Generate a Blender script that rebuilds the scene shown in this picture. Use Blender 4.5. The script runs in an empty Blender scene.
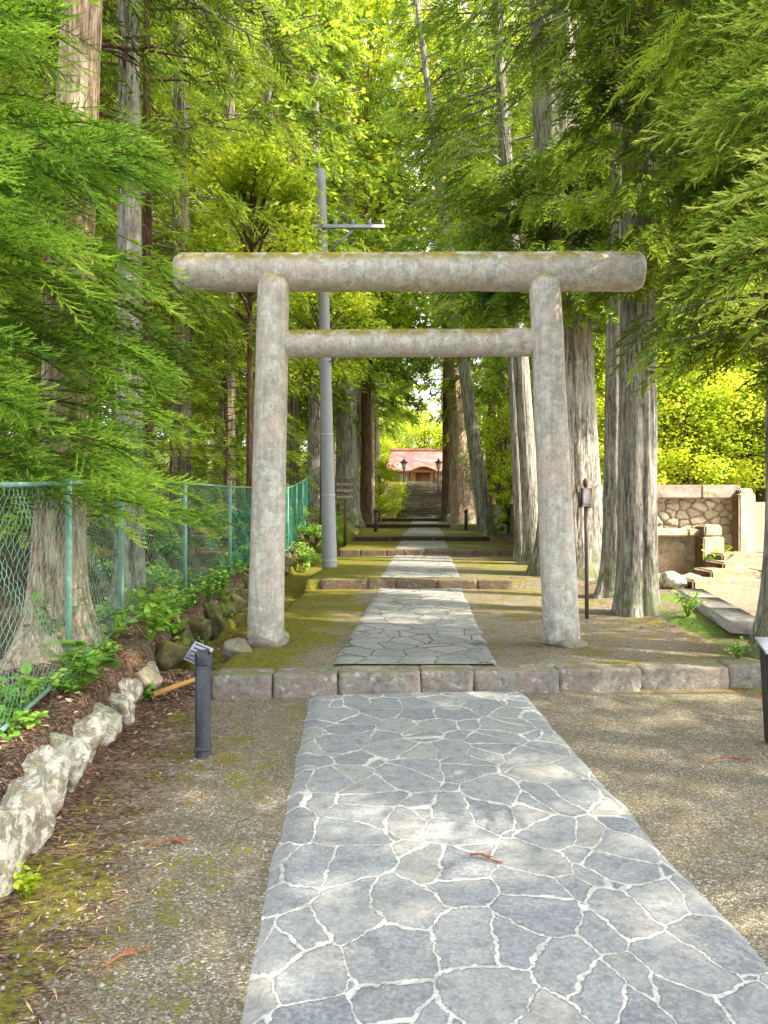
import bpy, math, random
import numpy as np
from mathutils import Vector, Matrix
R = math.radians
rng = np.random.default_rng(7)
random.seed(7)
scene = bpy.context.scene
C = scene.collection
F, HOR, CH = 770.0, 508.0, 1.5

def at(px, d):            # sideways position of something seen at column px, d metres ahead
    return (px - 384.0) / F * d
def hz(py, d):            # height of something seen at row py, d metres ahead
    return CH + (HOR - py) / F * d

# ------------------------------------------------------------------ noise
def _h(ix, iy, iz, s):
    n = (ix * 374761393 + iy * 668265263 + iz * 2147483647 + s * 144665) & 0xffffffff
    n = ((n ^ (n >> 13)) * 1274126177) & 0xffffffff
    n = n ^ (n >> 16)
    return (n & 0xffff) / 65535.0
def vnoise(p, s=0):
    p = np.asarray(p, float)
    i = np.floor(p).astype(np.int64); f = p - i; f = f * f * (3 - 2 * f)
    r = 0
    for a in (0, 1):
        for b in (0, 1):
            for c in (0, 1):
                w = (f[:, 0] if a else 1 - f[:, 0]) * (f[:, 1] if b else 1 - f[:, 1]) * (f[:, 2] if c else 1 - f[:, 2])
                r = r + w * _h(i[:, 0] + a, i[:, 1] + b, i[:, 2] + c, s)
    return r
def fbm(p, o=3, s=0):
    p = np.asarray(p, float); r = 0; a = .5; t = 0
    for k in range(o):
        r = r + a * vnoise(p * 2 ** k, s + k); t += a; a *= .5
    return r / t
def sstep(a, b, x):
    t = np.clip((x - a) / (b - a), 0, 1); return t * t * (3 - 2 * t)

# ------------------------------------------------------------------ mesh builder
class MB:
    def __init__(s): s.v = []; s.f = []; s.t = []; s.n = 0
    def add(s, v, f, tint=None):
        v = np.asarray(v, float).reshape(-1, 3); f = np.asarray(f, np.int64)
        s.v.append(v); s.f.append(f + s.n); s.n += len(v)
        s.t.append(np.full(len(v), .5) if tint is None else np.broadcast_to(np.asarray(tint, float), (len(v),)).copy())
    def box(s, c, size, rz=0, rx=0, ry=0, bev=0.0, tint=None):
        x, y, z = [q / 2 for q in size]
        if bev > 0:
            b = min(bev, x * .9, y * .9, z * .9)
            v = []
            for sx in (-1, 1):
                for sy in (-1, 1):
                    for sz in (-1, 1):
                        v += [(sx * x, sy * (y - b), sz * (z - b)), (sx * (x - b), sy * y, sz * (z - b)), (sx * (x - b), sy * (y - b), sz * z)]
            v = np.array(v)
            def i(sx, sy, sz, k): return ((sx > 0) * 4 + (sy > 0) * 2 + (sz > 0)) * 3 + k
            q = []
            for sg in (-1, 1):
                a = [i(sg, -1, -1, 0), i(sg, 1, -1, 0), i(sg, 1, 1, 0), i(sg, -1, 1, 0)]; q.append(a if sg > 0 else a[::-1])
                a = [i(-1, sg, -1, 1), i(1, sg, -1, 1), i(1, sg, 1, 1), i(-1, sg, 1, 1)]; q.append(a if sg < 0 else a[::-1])
                a = [i(-1, -1, sg, 2), i(1, -1, sg, 2), i(1, 1, sg, 2), i(-1, 1, sg, 2)]; q.append(a if sg > 0 else a[::-1])
            for a_ in (-1, 1):
                for b_ in (-1, 1):
                    q.append([i(a_, b_, -1, 0), i(a_, b_, 1, 0), i(a_, b_, 1, 1), i(a_, b_, -1, 1)])
                    q.append([i(a_, -1, b_, 0), i(a_, 1, b_, 0), i(a_, 1, b_, 2), i(a_, -1, b_, 2)])
                    q.append([i(-1, a_, b_, 1), i(1, a_, b_, 1), i(1, a_, b_, 2), i(-1, a_, b_, 2)])
                    for c_ in (-1, 1):
                        q.append([i(a_, b_, c_, 0), i(a_, b_, c_, 1), i(a_, b_, c_, 2), i(a_, b_, c_, 2)])
            f = q
        else:
            v = np.array([(a * x, b * y, c * z) for a in (-1, 1) for b in (-1, 1) for c in (-1, 1)])
            f = [(0, 1, 3, 2), (4, 6, 7, 5), (0, 4, 5, 1), (2, 3, 7, 6), (0, 2, 6, 4), (1, 5, 7, 3)]
        M = np.array(Matrix.Rotation(rz, 3, 'Z') @ Matrix.Rotation(rx, 3, 'X') @ Matrix.Rotation(ry, 3, 'Y'))
        s.add(v @ M.T + np.array(c), f, tint)
    def tube(s, pts, rad, seg=8, cap=True, tint=None, flut=0, fl=0, seed=0):
        P = np.asarray(pts, float); n = len(P); rad = np.broadcast_to(np.asarray(rad, float), (n,))
        T = np.gradient(P, axis=0); T /= np.linalg.norm(T, axis=1)[:, None] + 1e-9
        ref = np.array([0, 0, 1.]) if abs(T[0, 2]) < .8 else np.array([1., 0, 0])
        A = np.cross(ref, T); A /= np.linalg.norm(A, axis=1)[:, None]; B = np.cross(T, A)
        th = np.arange(seg) / seg * 2 * math.pi
        rr = rad[:, None] * np.ones(seg)[None]
        v = P[:, None] + rr[..., None] * (np.cos(th)[None, :, None] * A[:, None] + np.sin(th)[None, :, None] * B[:, None])
        f = []
        i = np.arange(n - 1)[:, None] * seg; j = np.arange(seg)[None]; j2 = (j + 1) % seg
        f = np.stack([i + j, i + j2, i + seg + j2, i + seg + j], -1).reshape(-1, 4)
        v = v.reshape(-1, 3)
        if cap:
            v = np.vstack([v, P[0], P[-1]]); a = n * seg; b = a + 1
            jj = np.arange(seg); k = (jj + 1) % seg
            f = np.vstack([f, np.stack([k, jj, jj * 0 + a, jj * 0 + a], -1), np.stack([(n - 1) * seg + jj, (n - 1) * seg + k, jj * 0 + b, jj * 0 + b], -1)])
        s.add(v, f, tint)
    def grid(s, V, tint=None, flip=False):            # V (n,m,3)
        n, m = V.shape[:2]
        i = np.arange(n - 1)[:, None] * m; j = np.arange(m - 1)[None]
        f = np.stack([i + j, i + m + j, i + m + j + 1, i + j + 1], -1).reshape(-1, 4)
        if flip: f = f[:, ::-1]
        s.add(V.reshape(-1, 3), f, tint)
    def stamp(s, tv, tf, M, off, tint, ttint=None):   # template copied N times
        N = len(off); k = len(tv)
        v = np.einsum('nij,kj->nki', M, tv) + off[:, None]
        f = (tf[None] + (np.arange(N) * k)[:, None, None]).reshape(-1, tf.shape[1])
        t = np.repeat(tint, k).reshape(N, k)
        if ttint is not None: t = t + ttint[None]
        s.add(v.reshape(-1, 3), f, t.reshape(-1))
    def build(s, name, mat, parent=None, smooth=False, loc=None, attrs=None):
        me = bpy.data.meshes.new(name)
        V = np.vstack(s.v); me.vertices.add(len(V)); me.vertices.foreach_set('co', V.astype(np.float32).ravel())
        loops = []; starts = []; pos = 0
        for f in s.f:
            if f.shape[1] == 4:
                tri = f[:, 2] == f[:, 3]
                if tri.any():
                    for g in (f[~tri], f[tri][:, :3]):
                        if len(g):
                            loops.append(g.ravel()); starts.append(pos + np.arange(len(g)) * g.shape[1]); pos += g.size
                    continue
            loops.append(f.ravel()); starts.append(pos + np.arange(len(f)) * f.shape[1]); pos += f.size
        L = np.concatenate(loops); S = np.concatenate(starts)
        me.loops.add(len(L)); me.loops.foreach_set('vertex_index', L.astype(np.int32))
        me.polygons.add(len(S)); me.polygons.foreach_set('loop_start', S.astype(np.int32))
        me.update(calc_edges=True)
        a = me.attributes.new('tint', 'FLOAT', 'POINT'); a.data.foreach_set('value', np.concatenate(s.t).astype(np.float32))
        for k, val in (attrs or {}).items():
            a = me.attributes.new(k, 'FLOAT', 'POINT'); a.data.foreach_set('value', np.asarray(val, np.float32).ravel())
        me.validate()
        if smooth: me.polygons.foreach_set('use_smooth', np.ones(len(me.polygons), bool))
        if mat: me.materials.append(mat)
        o = bpy.data.objects.new(name, me); C.objects.link(o)
        if parent: o.parent = parent
        if loc is not None: o.location = loc
        return o

def tag(o, label=None, cat=None, group=None, kind=None):
    if label: o['label'] = label
    if cat: o['category'] = cat
    if group: o['group'] = group
    if kind: o['kind'] = kind
    return o
def thing(name, label, cat, loc=(0, 0, 0), rz=0, group=None):
    o = bpy.data.objects.new(name, None); C.objects.link(o); o.empty_display_size = .2
    o.location = loc; o.rotation_euler = (0, 0, rz)
    return tag(o, label, cat, group)
def dup(root, loc, rz=0, sc=1, label=None, cat=None, group=None, tilt=(0, 0)):
    r = root.copy(); C.objects.link(r); r.location = loc; r.rotation_euler = (tilt[0], tilt[1], rz)
    r.scale = (sc, sc, sc) if not hasattr(sc, '__len__') else sc
    for k in ('label', 'category', 'group'):
        if k in r: del r[k]
    tag(r, label, cat, group)
    for ch in list(root.children):
        c = ch.copy(); C.objects.link(c); c.parent = r
        for g in ch.children:
            d = g.copy(); C.objects.link(d); d.parent = c
    return r

# ------------------------------------------------------------------ materials
class Mat:
    def __init__(s, name):
        s.m = bpy.data.materials.new(name); s.m.use_nodes = True; s.nt = s.m.node_tree
        s.nt.nodes.clear(); s.out = s.n('ShaderNodeOutputMaterial')
    def n(s, t, **kw):
        nd = s.nt.nodes.new(t)
        for k, v in kw.items(): setattr(nd, k, v)
        return nd
    def l(s, a, b): s.nt.links.new(a, b)
    def set(s, sock, v):
        if hasattr(v, 'links') or isinstance(v, bpy.types.NodeSocket): s.l(v, sock)
        else: sock.default_value = v
    def coords(s, kind='Object', scale=(1, 1, 1)):
        tc = s.n('ShaderNodeTexCoord'); mp = s.n('ShaderNodeMapping'); mp.inputs['Scale'].default_value = scale
        s.l(tc.outputs[kind], mp.inputs['Vector']); return mp.outputs['Vector']
    def wpos(s, scale=(1, 1, 1)):
        g = s.n('ShaderNodeNewGeometry'); mp = s.n('ShaderNodeMapping'); mp.inputs['Scale'].default_value = scale
        s.l(g.outputs['Position'], mp.inputs['Vector']); return mp.outputs['Vector']
    def noise(s, v, scale=5, detail=4, rough=.6, dist=0, out='Fac'):
        nd = s.n('ShaderNodeTexNoise'); s.l(v, nd.inputs['Vector'])
        nd.inputs['Scale'].default_value = scale; nd.inputs['Detail'].default_value = detail
        nd.inputs['Roughness'].default_value = rough; nd.inputs['Distortion'].default_value = dist
        return nd.outputs[out]
    def vor(s, v, scale=5, feature='F1', out='Distance', rnd=1):
        nd = s.n('ShaderNodeTexVoronoi', feature=feature); s.l(v, nd.inputs['Vector'])
        nd.inputs['Scale'].default_value = scale; nd.inputs['Randomness'].default_value = rnd
        return nd.outputs[out]
    def ramp(s, v, stops):
        nd = s.n('ShaderNodeValToRGB'); s.l(v, nd.inputs[0]); e = nd.color_ramp.elements
        while len(e) < len(stops): e.new(.5)
        for k, (p, c) in enumerate(stops):
            e[k].position = p; e[k].color = (*c, 1) if hasattr(c, '__len__') else (c, c, c, 1)
        return nd.outputs[0]
    def mix(s, f, a, b, mode='MIX'):
        nd = s.n('ShaderNodeMix', data_type='RGBA', blend_type=mode)
        for k, v in ((0, f), (6, a), (7, b)):
            if isinstance(v, bpy.types.NodeSocket): s.l(v, nd.inputs[k])
            elif k: nd.inputs[k].default_value = (*v, 1) if hasattr(v, '__len__') else (v, v, v, 1)
            else: nd.inputs[k].default_value = v
        return nd.outputs[2]
    def math(s, op, a, b=0, c=0, clamp=False):
        nd = s.n('ShaderNodeMath', operation=op, use_clamp=clamp)
        for k, v in enumerate((a, b, c)): s.set(nd.inputs[k], v)
        return nd.outputs[0]
    def attr(s, name):
        return s.n('ShaderNodeAttribute', attribute_name=name).outputs['Fac']
    def sep(s, v):
        nd = s.n('ShaderNodeSeparateXYZ'); s.l(v, nd.inputs[0]); return nd.outputs
    def bump(s, h, strength=.5, dist=.02, prev=None):
        b = s.n('ShaderNodeBump'); s.l(h, b.inputs['Height']); b.inputs['Strength'].default_value = strength
        b.inputs['Distance'].default_value = dist
        if prev: s.l(prev, b.inputs['Normal'])
        return b.outputs[0]
    def fin(s, col, rough=.85, nor=None, metal=0, spec=.3):
        p = s.n('ShaderNodeBsdfPrincipled')
        if isinstance(col, bpy.types.NodeSocket): s.l(col, p.inputs['Base Color'])
        else: p.inputs['Base Color'].default_value = (*col, 1)
        s.set(p.inputs['Roughness'], rough); p.inputs['Metallic'].default_value = metal
        p.inputs['Specular IOR Level'].default_value = spec
        if nor: s.l(nor, p.inputs['Normal'])
        s.l(p.outputs[0], s.out.inputs[0]); return s.m

def leafmat(name, dark, mid, light, trans=.4, boost=1.0):
    m = Mat(name)
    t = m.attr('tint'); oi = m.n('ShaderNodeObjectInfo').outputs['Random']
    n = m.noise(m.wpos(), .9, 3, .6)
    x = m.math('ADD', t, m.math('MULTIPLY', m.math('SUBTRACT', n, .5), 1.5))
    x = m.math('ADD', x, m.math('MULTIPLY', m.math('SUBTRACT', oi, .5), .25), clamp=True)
    c = m.ramp(x, [(.27, dark), (.52, mid), (.82, light)])  # dark stop paints the shade between leaves into the colour
    if name != 'leaf_plant': c = m.mix(m.ramp(m.noise(m.wpos(), 2.3, 3, .6), [(.645, 0), (.7, .55)]), c, (.3, .17, .06))
    d = m.n('ShaderNodeBsdfDiffuse'); m.l(c, d.inputs[0])
    tr = m.n('ShaderNodeBsdfTranslucent'); m.l(m.mix(.35, c, (min(1, light[0] * 1.35), min(1, light[1] * 1.2), light[2] * .6)), tr.inputs[0])
    mx = m.n('ShaderNodeMixShader'); mx.inputs[0].default_value = trans
    m.l(d.outputs[0], mx.inputs[1]); m.l(tr.outputs[0], mx.inputs[2])
    gl = m.n('ShaderNodeBsdfGlossy'); gl.inputs['Roughness'].default_value = .45; gl.inputs[0].default_value = (.9, .95, .8, 1)
    m2 = m.n('ShaderNodeMixShader'); m2.inputs[0].default_value = .02
    m.l(mx.outputs[0], m2.inputs[1]); m.l(gl.outputs[0], m2.inputs[2]); m.l(m2.outputs[0], m.out.inputs[0])
    return m.m

def barkmat(name, dark, mid, light, sc=1.0, moss=.0):
    m = Mat(name)
    v = m.coords('Object', (9 * sc, 9 * sc, .75 * sc))
    a = m.noise(v, 2.2, 6, .65, .6); b = m.noise(m.coords('Object', (30, 30, 2.5)), 1.5, 4, .6)
    big = m.noise(m.coords('Object'), 1.1, 4, .6)
    h = m.math('ADD', m.math('MULTIPLY', a, .7), m.math('MULTIPLY', b, .3))
    h = m.math('ADD', h, m.math('MULTIPLY', m.math('SUBTRACT', m.noise(m.coords('Object', (14, 14, 6)), 2, 5, .75), .5), .35)); c = m.ramp(h, [(.41, dark), (.5, mid), (.6, light)])
    c = m.mix(m.ramp(big, [(.45, 0), (.7, .6)]), c, tuple(.9 * q for q in light), 'MIX')
    c = m.mix(m.ramp(m.noise(m.coords('Object'), 6, 3), [(.55, 0), (.75, .35)]), c, (dark[0] * 2.2, dark[1] * 1.7, dark[2] * 1.3))
    if moss:
        z = m.sep(m.coords('Object'))[2]
        k = m.math('MULTIPLY', m.math('SUBTRACT', 1, m.math('MULTIPLY', z, 1.3), clamp=True), m.ramp(m.noise(m.coords('Object'), 5, 4), [(.4, 0), (.6, moss)]))
        c = m.mix(k, c, (.12, .16, .03))
    nr = m.bump(h, .9, .05)
    return m.fin(c, .92, nr, spec=.15)

# flagstones
def pathmat(name, scale, mortar, w0, stones, moss=0.0, dirt=.2):
    m = Mat(name)
    p = m.wpos()
    warp = m.noise(p, 1.3, 2, .5, out='Color'); w2 = m.noise(p, 11, 6, .75, out='Color')
    def vadd(a, b, s_):
        sub = m.n('ShaderNodeVectorMath', operation='SUBTRACT'); m.l(b, sub.inputs[0]); sub.inputs[1].default_value = (.5, .5, .5)
        sc = m.n('ShaderNodeVectorMath', operation='SCALE'); m.l(sub.outputs[0], sc.inputs[0]); sc.inputs['Scale'].default_value = s_
        ad = m.n('ShaderNodeVectorMath', operation='ADD'); m.l(a, ad.inputs[0]); m.l(sc.outputs[0], ad.inputs[1]); return ad.outputs[0]
    q = vadd(vadd(p, warp, .3), w2, .075)
    fl = m.n('ShaderNodeMapping'); fl.inputs['Scale'].default_value = (1, .82, 0); m.l(q, fl.inputs['Vector']); q = fl.outputs[0]
    e = m.vor(q, scale, 'DISTANCE_TO_EDGE', 'Distance')
    cc = m.vor(q, scale, 'F1', 'Color')
    cr = m.sep(cc)[0]; cg = m.sep(cc)[1]
    wn = m.noise(p, 3.4, 5, .65); width = m.math('MULTIPLY_ADD', m.math('SUBTRACT', wn, .36), w0 * 4.2, w0 * .25)
    width = m.math('MAXIMUM', width, w0 * .3)
    k = m.math('DIVIDE', m.math('SUBTRACT', e, width), .014, clamp=True)     # 0 mortar, 1 stone
    st = m.ramp(cr, stones)
    grain = m.noise(p, 55, 6, .8); blot = m.noise(p, 16, 6, .75)
    st = m.mix(m.ramp(grain, [(.42, .0), (.62, .6)]), st, tuple(min(1, x * 1.5) for x in stones[-1][1]))
    st = m.mix(m.ramp(blot, [(.48, 0), (.66, .55)]), st, tuple(x * .6 for x in stones[0][1]))
    st = m.mix(m.ramp(m.noise(p, 2.7, 4, .6), [(.5, 0), (.75, .35)]), st, (.36, .31, .25))
    mo = m.mix(m.ramp(m.noise(p, 26, 6, .75), [(.35, 0), (.6, 1)]), tuple(x * .5 for x in mortar), mortar)
    mo = m.mix(m.ramp(m.noise(p, 3.3, 4), [(.45, 0), (.62, moss)]), mo, (.07, .075, .03))
    col = m.mix(k, mo, st)
    h = m.math('ADD', m.math('MULTIPLY', k, m.math('MULTIPLY_ADD', cg, .7, .5)), m.math('MULTIPLY', m.math('ADD', blot, m.math('MULTIPLY', grain, .35)), .55))
    return m.fin(col, .78, m.bump(h, .9, .015), spec=.3)

M = {}
M['path_near'] = pathmat('flagstone_near', 4.3, (.8, .78, .74), .024, [(.05, (.185, .205, .235)), (.3, (.255, .275, .30)), (.55, (.30, .305, .31)), (.8, (.22, .243, .275)), (.95, (.35, .34, .315))], .25)
M['path_far'] = pathmat('flagstone_far', 3.6, (.2, .2, .17), .012, [(.1, (.2, .21, .21)), (.5, (.26, .26, .25)), (.9, (.33, .32, .3))], .95)

def groundmat():
    m = Mat('ground_soil'); p = m.wpos()
    g1 = m.vor(p, 130, 'F1', 'Color'); g1v = m.sep(g1)[0]; gd = m.vor(p, 130, 'F1', 'Distance')
    n4 = m.noise(p, 4.5, 5, .65); n20 = m.noise(p, 24, 5, .7); n1 = m.noise(p, 1.2, 4, .6)
    gravel = m.ramp(g1v, [(.05, (.13, .11, .08)), (.5, (.25, .22, .165)), (.85, (.36, .32, .25)), (.97, (.62, .57, .48))])
    gravel = m.mix(m.ramp(n4, [(.35, .55), (.6, 0)]), gravel, (.19, .155, .08))
    lv = m.sep(m.vor(m.wpos((1, 2.2, 1)), 62, 'F1', 'Color'))[0]
    litter = m.ramp(lv, [(.1, (.05, .03, .02)), (.45, (.15, .085, .055)), (.75, (.26, .16, .11)), (.95, (.45, .33, .24))])
    litter = m.mix(m.ramp(n20, [(.35, .6), (.6, 0)]), litter, (.05, .035, .025))
    moss = m.ramp(n20, [(.3, (.08, .075, .015)), (.55, (.22, .205, .035)), (.8, (.42, .36, .07))])
    sand = m.ramp(n20, [(.3, (.22, .17, .12)), (.7, (.46, .37, .27))])
    grass = m.ramp(n20, [(.3, (.05, .09, .015)), (.6, (.2, .33, .05)), (.8, (.42, .55, .1))])
    def k(a): return m.ramp(m.math('ADD', m.attr(a), m.math('MULTIPLY', m.math('SUBTRACT', m.math('ADD', m.math('MULTIPLY', n1, .35), m.math('ADD', m.math('MULTIPLY', n4, .35), m.math('MULTIPLY', n20, .3))), .5), 2.4)), [(.42, 0), (.58, 1)])
    c = m.mix(k('a_litter'), gravel, litter)
    c = m.mix(k('a_sand'), c, sand)
    c = m.mix(k('a_moss'), c, moss)
    c = m.mix(k('a_grass'), c, grass)
    spots = m.math('MULTIPLY', m.ramp(m.noise(p, 2.6, 5, .7), [(.6, 0), (.68, 1)]), m.ramp(m.noise(p, 60, 3), [(.42, 0), (.55, .9)]))
    c = m.mix(m.math('MULTIPLY', spots, m.attr('a_spot')), c, (.5, .47, .42))
    h = m.math('ADD', m.math('MULTIPLY', gd, -.5), m.math('MULTIPLY', n20, 1.3))
    return m.fin(c, .95, m.bump(h, .8, .02), spec=.1)
M['ground'] = groundmat()

def stonemat(name, base, lich, sc=1, moss=.0, pink=0.0, topmoss=0.0, lk=.55, dk=.45, streak=False):
    m = Mat(name); p = m.coords('Object')
    n = m.noise(p, 7 * sc, 6, .7); g = m.noise(p, 60 * sc, 3, .7); b = m.noise(p, 1.7 * sc, 4, .6)
    c = m.ramp(n, [(.3, tuple(x * dk for x in base)), (.52, base), (.75, tuple(min(1, x * 1.45) for x in base))])
    c = m.mix(m.ramp(b, [(.4, 0), (.65, .6)]), c, (base[0] * 1.15 + pink, base[1] * .92, base[2] * .88))
    li = m.ramp(m.noise(p, 4.5 * sc, 7, .75, .4), [(lk, 0), (lk + .08, .85)])
    c = m.mix(li, c, lich)
    c = m.mix(m.ramp(m.noise(p, 11 * sc, 5, .8), [(.62, 0), (.68, .8)]), c, tuple(x * .3 for x in base))
    c = m.mix(m.ramp(g, [(.4, .25), (.6, 0)]), c, (.04, .04, .04))
    if streak:
        c = m.mix(m.ramp(m.noise(m.coords('Object', (14, 14, 1.1)), 1.6, 5, .7), [(.48, 0), (.68, .5)]), c, tuple(x * .42 for x in base))
        c = m.mix(m.ramp(m.noise(m.coords('Object', (1, 1, 1)), 26, 3, .8), [(.66, 0), (.7, .8)]), c, (.12, .11, .09))
        z = m.sep(p)[2]; c = m.mix(m.math('MULTIPLY', m.ramp(m.noise(p, 7, 5, .7), [(.35, 0), (.6, .8)]), m.math('SUBTRACT', 1, m.math('MULTIPLY', z, 1.6), clamp=True)), c, (.2, .19, .15))
    if moss or topmoss:
        gm = m.n('ShaderNodeNewGeometry'); z = m.sep(gm.outputs['Normal'])[2]
        k = m.math('MULTIPLY', m.ramp(z, [(.45, 0), (.8, 1)] if not topmoss else [(.15, 0), (.6, 1)]), m.ramp(m.noise(p, 3.2 * sc, 5, .7), [(.4 if topmoss else .46, 0), (.54, max(moss, topmoss))]))
        c = m.mix(k, c, m.mix(m.noise(p, 9, 3), (.1, .13, .02), (.5, .36, .05) if topmoss else (.24, .26, .05)))
    h = m.math('ADD', n, m.math('MULTIPLY', g, .35))
    return m.fin(c, .9, m.bump(h, .65, .02), spec=.2)
M['torii'] = stonemat('torii_stone', (.62, .6, .53), (.8, .81, .71), 1.8, 0, .02, .95, .52, .55, True)
M['kerb'] = stonemat('kerb_stone', (.27, .25, .215), (.5, .49, .44), 2.4, .5, .0)
M['kerb_brown'] = stonemat('brown_kerb_stone', (.17, .125, .09), (.33, .28, .2), 2.2, .9, .0)
M['rock'] = stonemat('white_rock', (.36, .33, .24), (.82, .8, .68), 2.6, .5, 0, 0, .46)
M['rock_tan'] = stonemat('tan_rock', (.5, .42, .3), (.7, .64, .5), 1.5, .3, .05)
M['mossrock'] = stonemat('mossy_rock', (.12, .11, .05), (.2, .22, .05), 3, .95)
M['step_tan'] = stonemat('tan_step_stone', (.3, .24, .17), (.48, .41, .29), 1.6, .5, .02)
M['slab'] = stonemat('grey_slab', (.42, .4, .37), (.55, .53, .5), 1.5, .1)
M['wallstone'] = stonemat('tan_wallstone', (.42, .34, .22), (.58, .5, .35), 1.3, .0, .05)
M['wallcap'] = stonemat('dark_cap', (.23, .19, .155), (.35, .3, .26), 1.3, .2)
M['dark_shade_stone'] = stonemat('shaded_stair_stone', (.06, .048, .036), (.13, .11, .08), .8, .5)  # staircase shade put into the stone colour; the far steps share it

def rubblemat():
    m = Mat('rubble_wall'); p = m.coords('Object')
    q = m.n('ShaderNodeVectorMath', operation='ADD'); m.l(p, q.inputs[0])
    w = m.n('ShaderNodeVectorMath', operation='SCALE'); m.l(m.noise(p, 2, 2, out='Color'), w.inputs[0]); w.inputs['Scale'].default_value = .35
    m.l(w.outputs[0], q.inputs[1])
    e = m.vor(q.outputs[0], 3.6, 'DISTANCE_TO_EDGE', 'Distance'); cc = m.sep(m.vor(q.outputs[0], 3.6, 'F1', 'Color'))[0]
    n = m.noise(p, 9, 5, .7)
    k = m.math('DIVIDE', m.math('SUBTRACT', e, .02), .06, clamp=True)
    st = m.ramp(cc, [(.1, (.38, .3, .18)), (.5, (.5, .41, .26)), (.9, (.62, .52, .36))])
    st = m.mix(m.ramp(n, [(.4, .5), (.6, 0)]), st, (.3, .24, .17))
    c = m.mix(k, (.42, .32, .21), st)
    h = m.math('ADD', k, m.math('MULTIPLY', n, .5))
    return m.fin(c, .9, m.bump(h, 1, .05), spec=.15)
m = Mat('rubble_stones'); t_ = m.attr('tint'); n_ = m.noise(m.coords(), 11, 6, .75)
c = m.ramp(t_, [(.05, (.16, .115, .07)), (.25, (.34, .27, .18)), (.55, (.48, .4, .28)), (.95, (.62, .55, .41))]); c = m.mix(m.ramp(n_, [(.4, .55), (.6, 0)]), c, (.25, .2, .14))
M['rubble'] = m.fin(c, .92, m.bump(n_, .8, .03), spec=.15)

M['bark_grey'] = barkmat('bark_grey', (.08, .07, .055), (.26, .24, .2), (.48, .46, .4), 1, .8)
M['bark_tan'] = barkmat('bark_tan', (.2, .12, .08), (.46, .32, .22), (.75, .6, .45), 1, .3)
M['bark_brown'] = barkmat('bark_brown', (.045, .025, .017), (.13, .075, .05), (.24, .15, .1), 1, .5)
M['bark_far'] = barkmat('bark_far', (.07, .055, .04), (.22, .18, .13), (.42, .36, .27), .6, .4)
M['leaf_cedar_shaded'] = leafmat('leaf_cedar_shaded', (.010, .034, .005), (.095, .2, .02), (.4, .56, .06), .42)  # darker cedar leaf, silhouette shade of the nearer crowns put into the colour
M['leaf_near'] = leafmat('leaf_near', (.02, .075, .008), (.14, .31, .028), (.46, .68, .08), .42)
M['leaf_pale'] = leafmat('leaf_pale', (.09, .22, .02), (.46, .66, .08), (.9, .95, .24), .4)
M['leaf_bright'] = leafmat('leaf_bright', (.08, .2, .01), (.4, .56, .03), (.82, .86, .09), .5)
M['leaf_mid'] = leafmat('leaf_midtone', (.012, .034, .006), (.13, .25, .025), (.54, .68, .07), .45)  # brighter cedar leaf, sunlight on the forest crowns put into the colour
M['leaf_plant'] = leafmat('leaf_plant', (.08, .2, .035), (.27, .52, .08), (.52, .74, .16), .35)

def simple(name, col, rough=.6, nscale=8, var=.35, metal=0, bump=.2, stretch=(1, 1, 1)):
    m = Mat(name); p = m.coords('Object', stretch); n = m.noise(p, nscale, 5, .65)
    c = m.mix(m.ramp(n, [(.35, var), (.65, 0)]), col, tuple(x * .5 for x in col))
    c = m.mix(m.ramp(m.noise(p, nscale * 3, 3), [(.6, 0), (.75, var)]), c, tuple(min(1, x * 1.6 + .02) for x in col))
    return m.fin(c, rough, m.bump(n, bump, .01), metal)
M['fence'] = simple('fence_green_paint', (.22, .4, .31), .6, 12, .6)
M['wire'] = simple('fence_wire', (.2, .42, .31), .5, 3, .3)
M['wire_green'] = simple('fence_wire_green', (.06, .36, .24), .5, 3, .3)
M['concrete'] = simple('pole_concrete', (.36, .37, .39), .8, 5, .25)
M['steel'] = simple('galvanised_steel', (.34, .36, .4), .5, 5, .3, .3)
M['black'] = simple('weathered_black_paint', (.055, .06, .075), .5, 14, .6)
M['plate'] = simple('grey_plate', (.42, .44, .5), .45, 12, .2)
M['ink'] = simple('dark_ink', (.08, .08, .1), .6)
M['wood'] = simple('brown_wood', (.2, .13, .075), .8, 6, .5, stretch=(1, 1, .2))
M['wood_sign'] = simple('sign_wood', (.23, .19, .12), .8, 6, .4)
M['letter'] = simple('pale_letter', (.6, .56, .44), .8, 10, .2)
M['pole_brown'] = simple('purple_brown_pole', (.12, .075, .075), .5, 9, .4)
M['roof'] = simple('red_roof', (.62, .24, .22), .45, 2.5, .35)
M['shrine_wall'] = simple('shrine_timber', (.6, .36, .16), .7, 3, .3)
M['shrine_dark'] = simple('shrine_dark_timber', (.22, .1, .05), .7, 3, .3)  # dark brown timber of columns, door, lattice and ridge
M['plaster'] = simple('plaster', (.7, .62, .48), .8, 3, .15)
M['twig'] = simple('dead_cedar_sprig', (.3, .12, .06), .9, 30, .4)
M['litter'] = simple('needle_litter', (.26, .15, .09), .9, 3, .5)
M['orange_log'] = simple('orange_wood', (.6, .33, .1), .8, 8, .4)
M['lampglass'] = simple('lamp_glass', (.55, .5, .4), .3, 3, .1)

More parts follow.
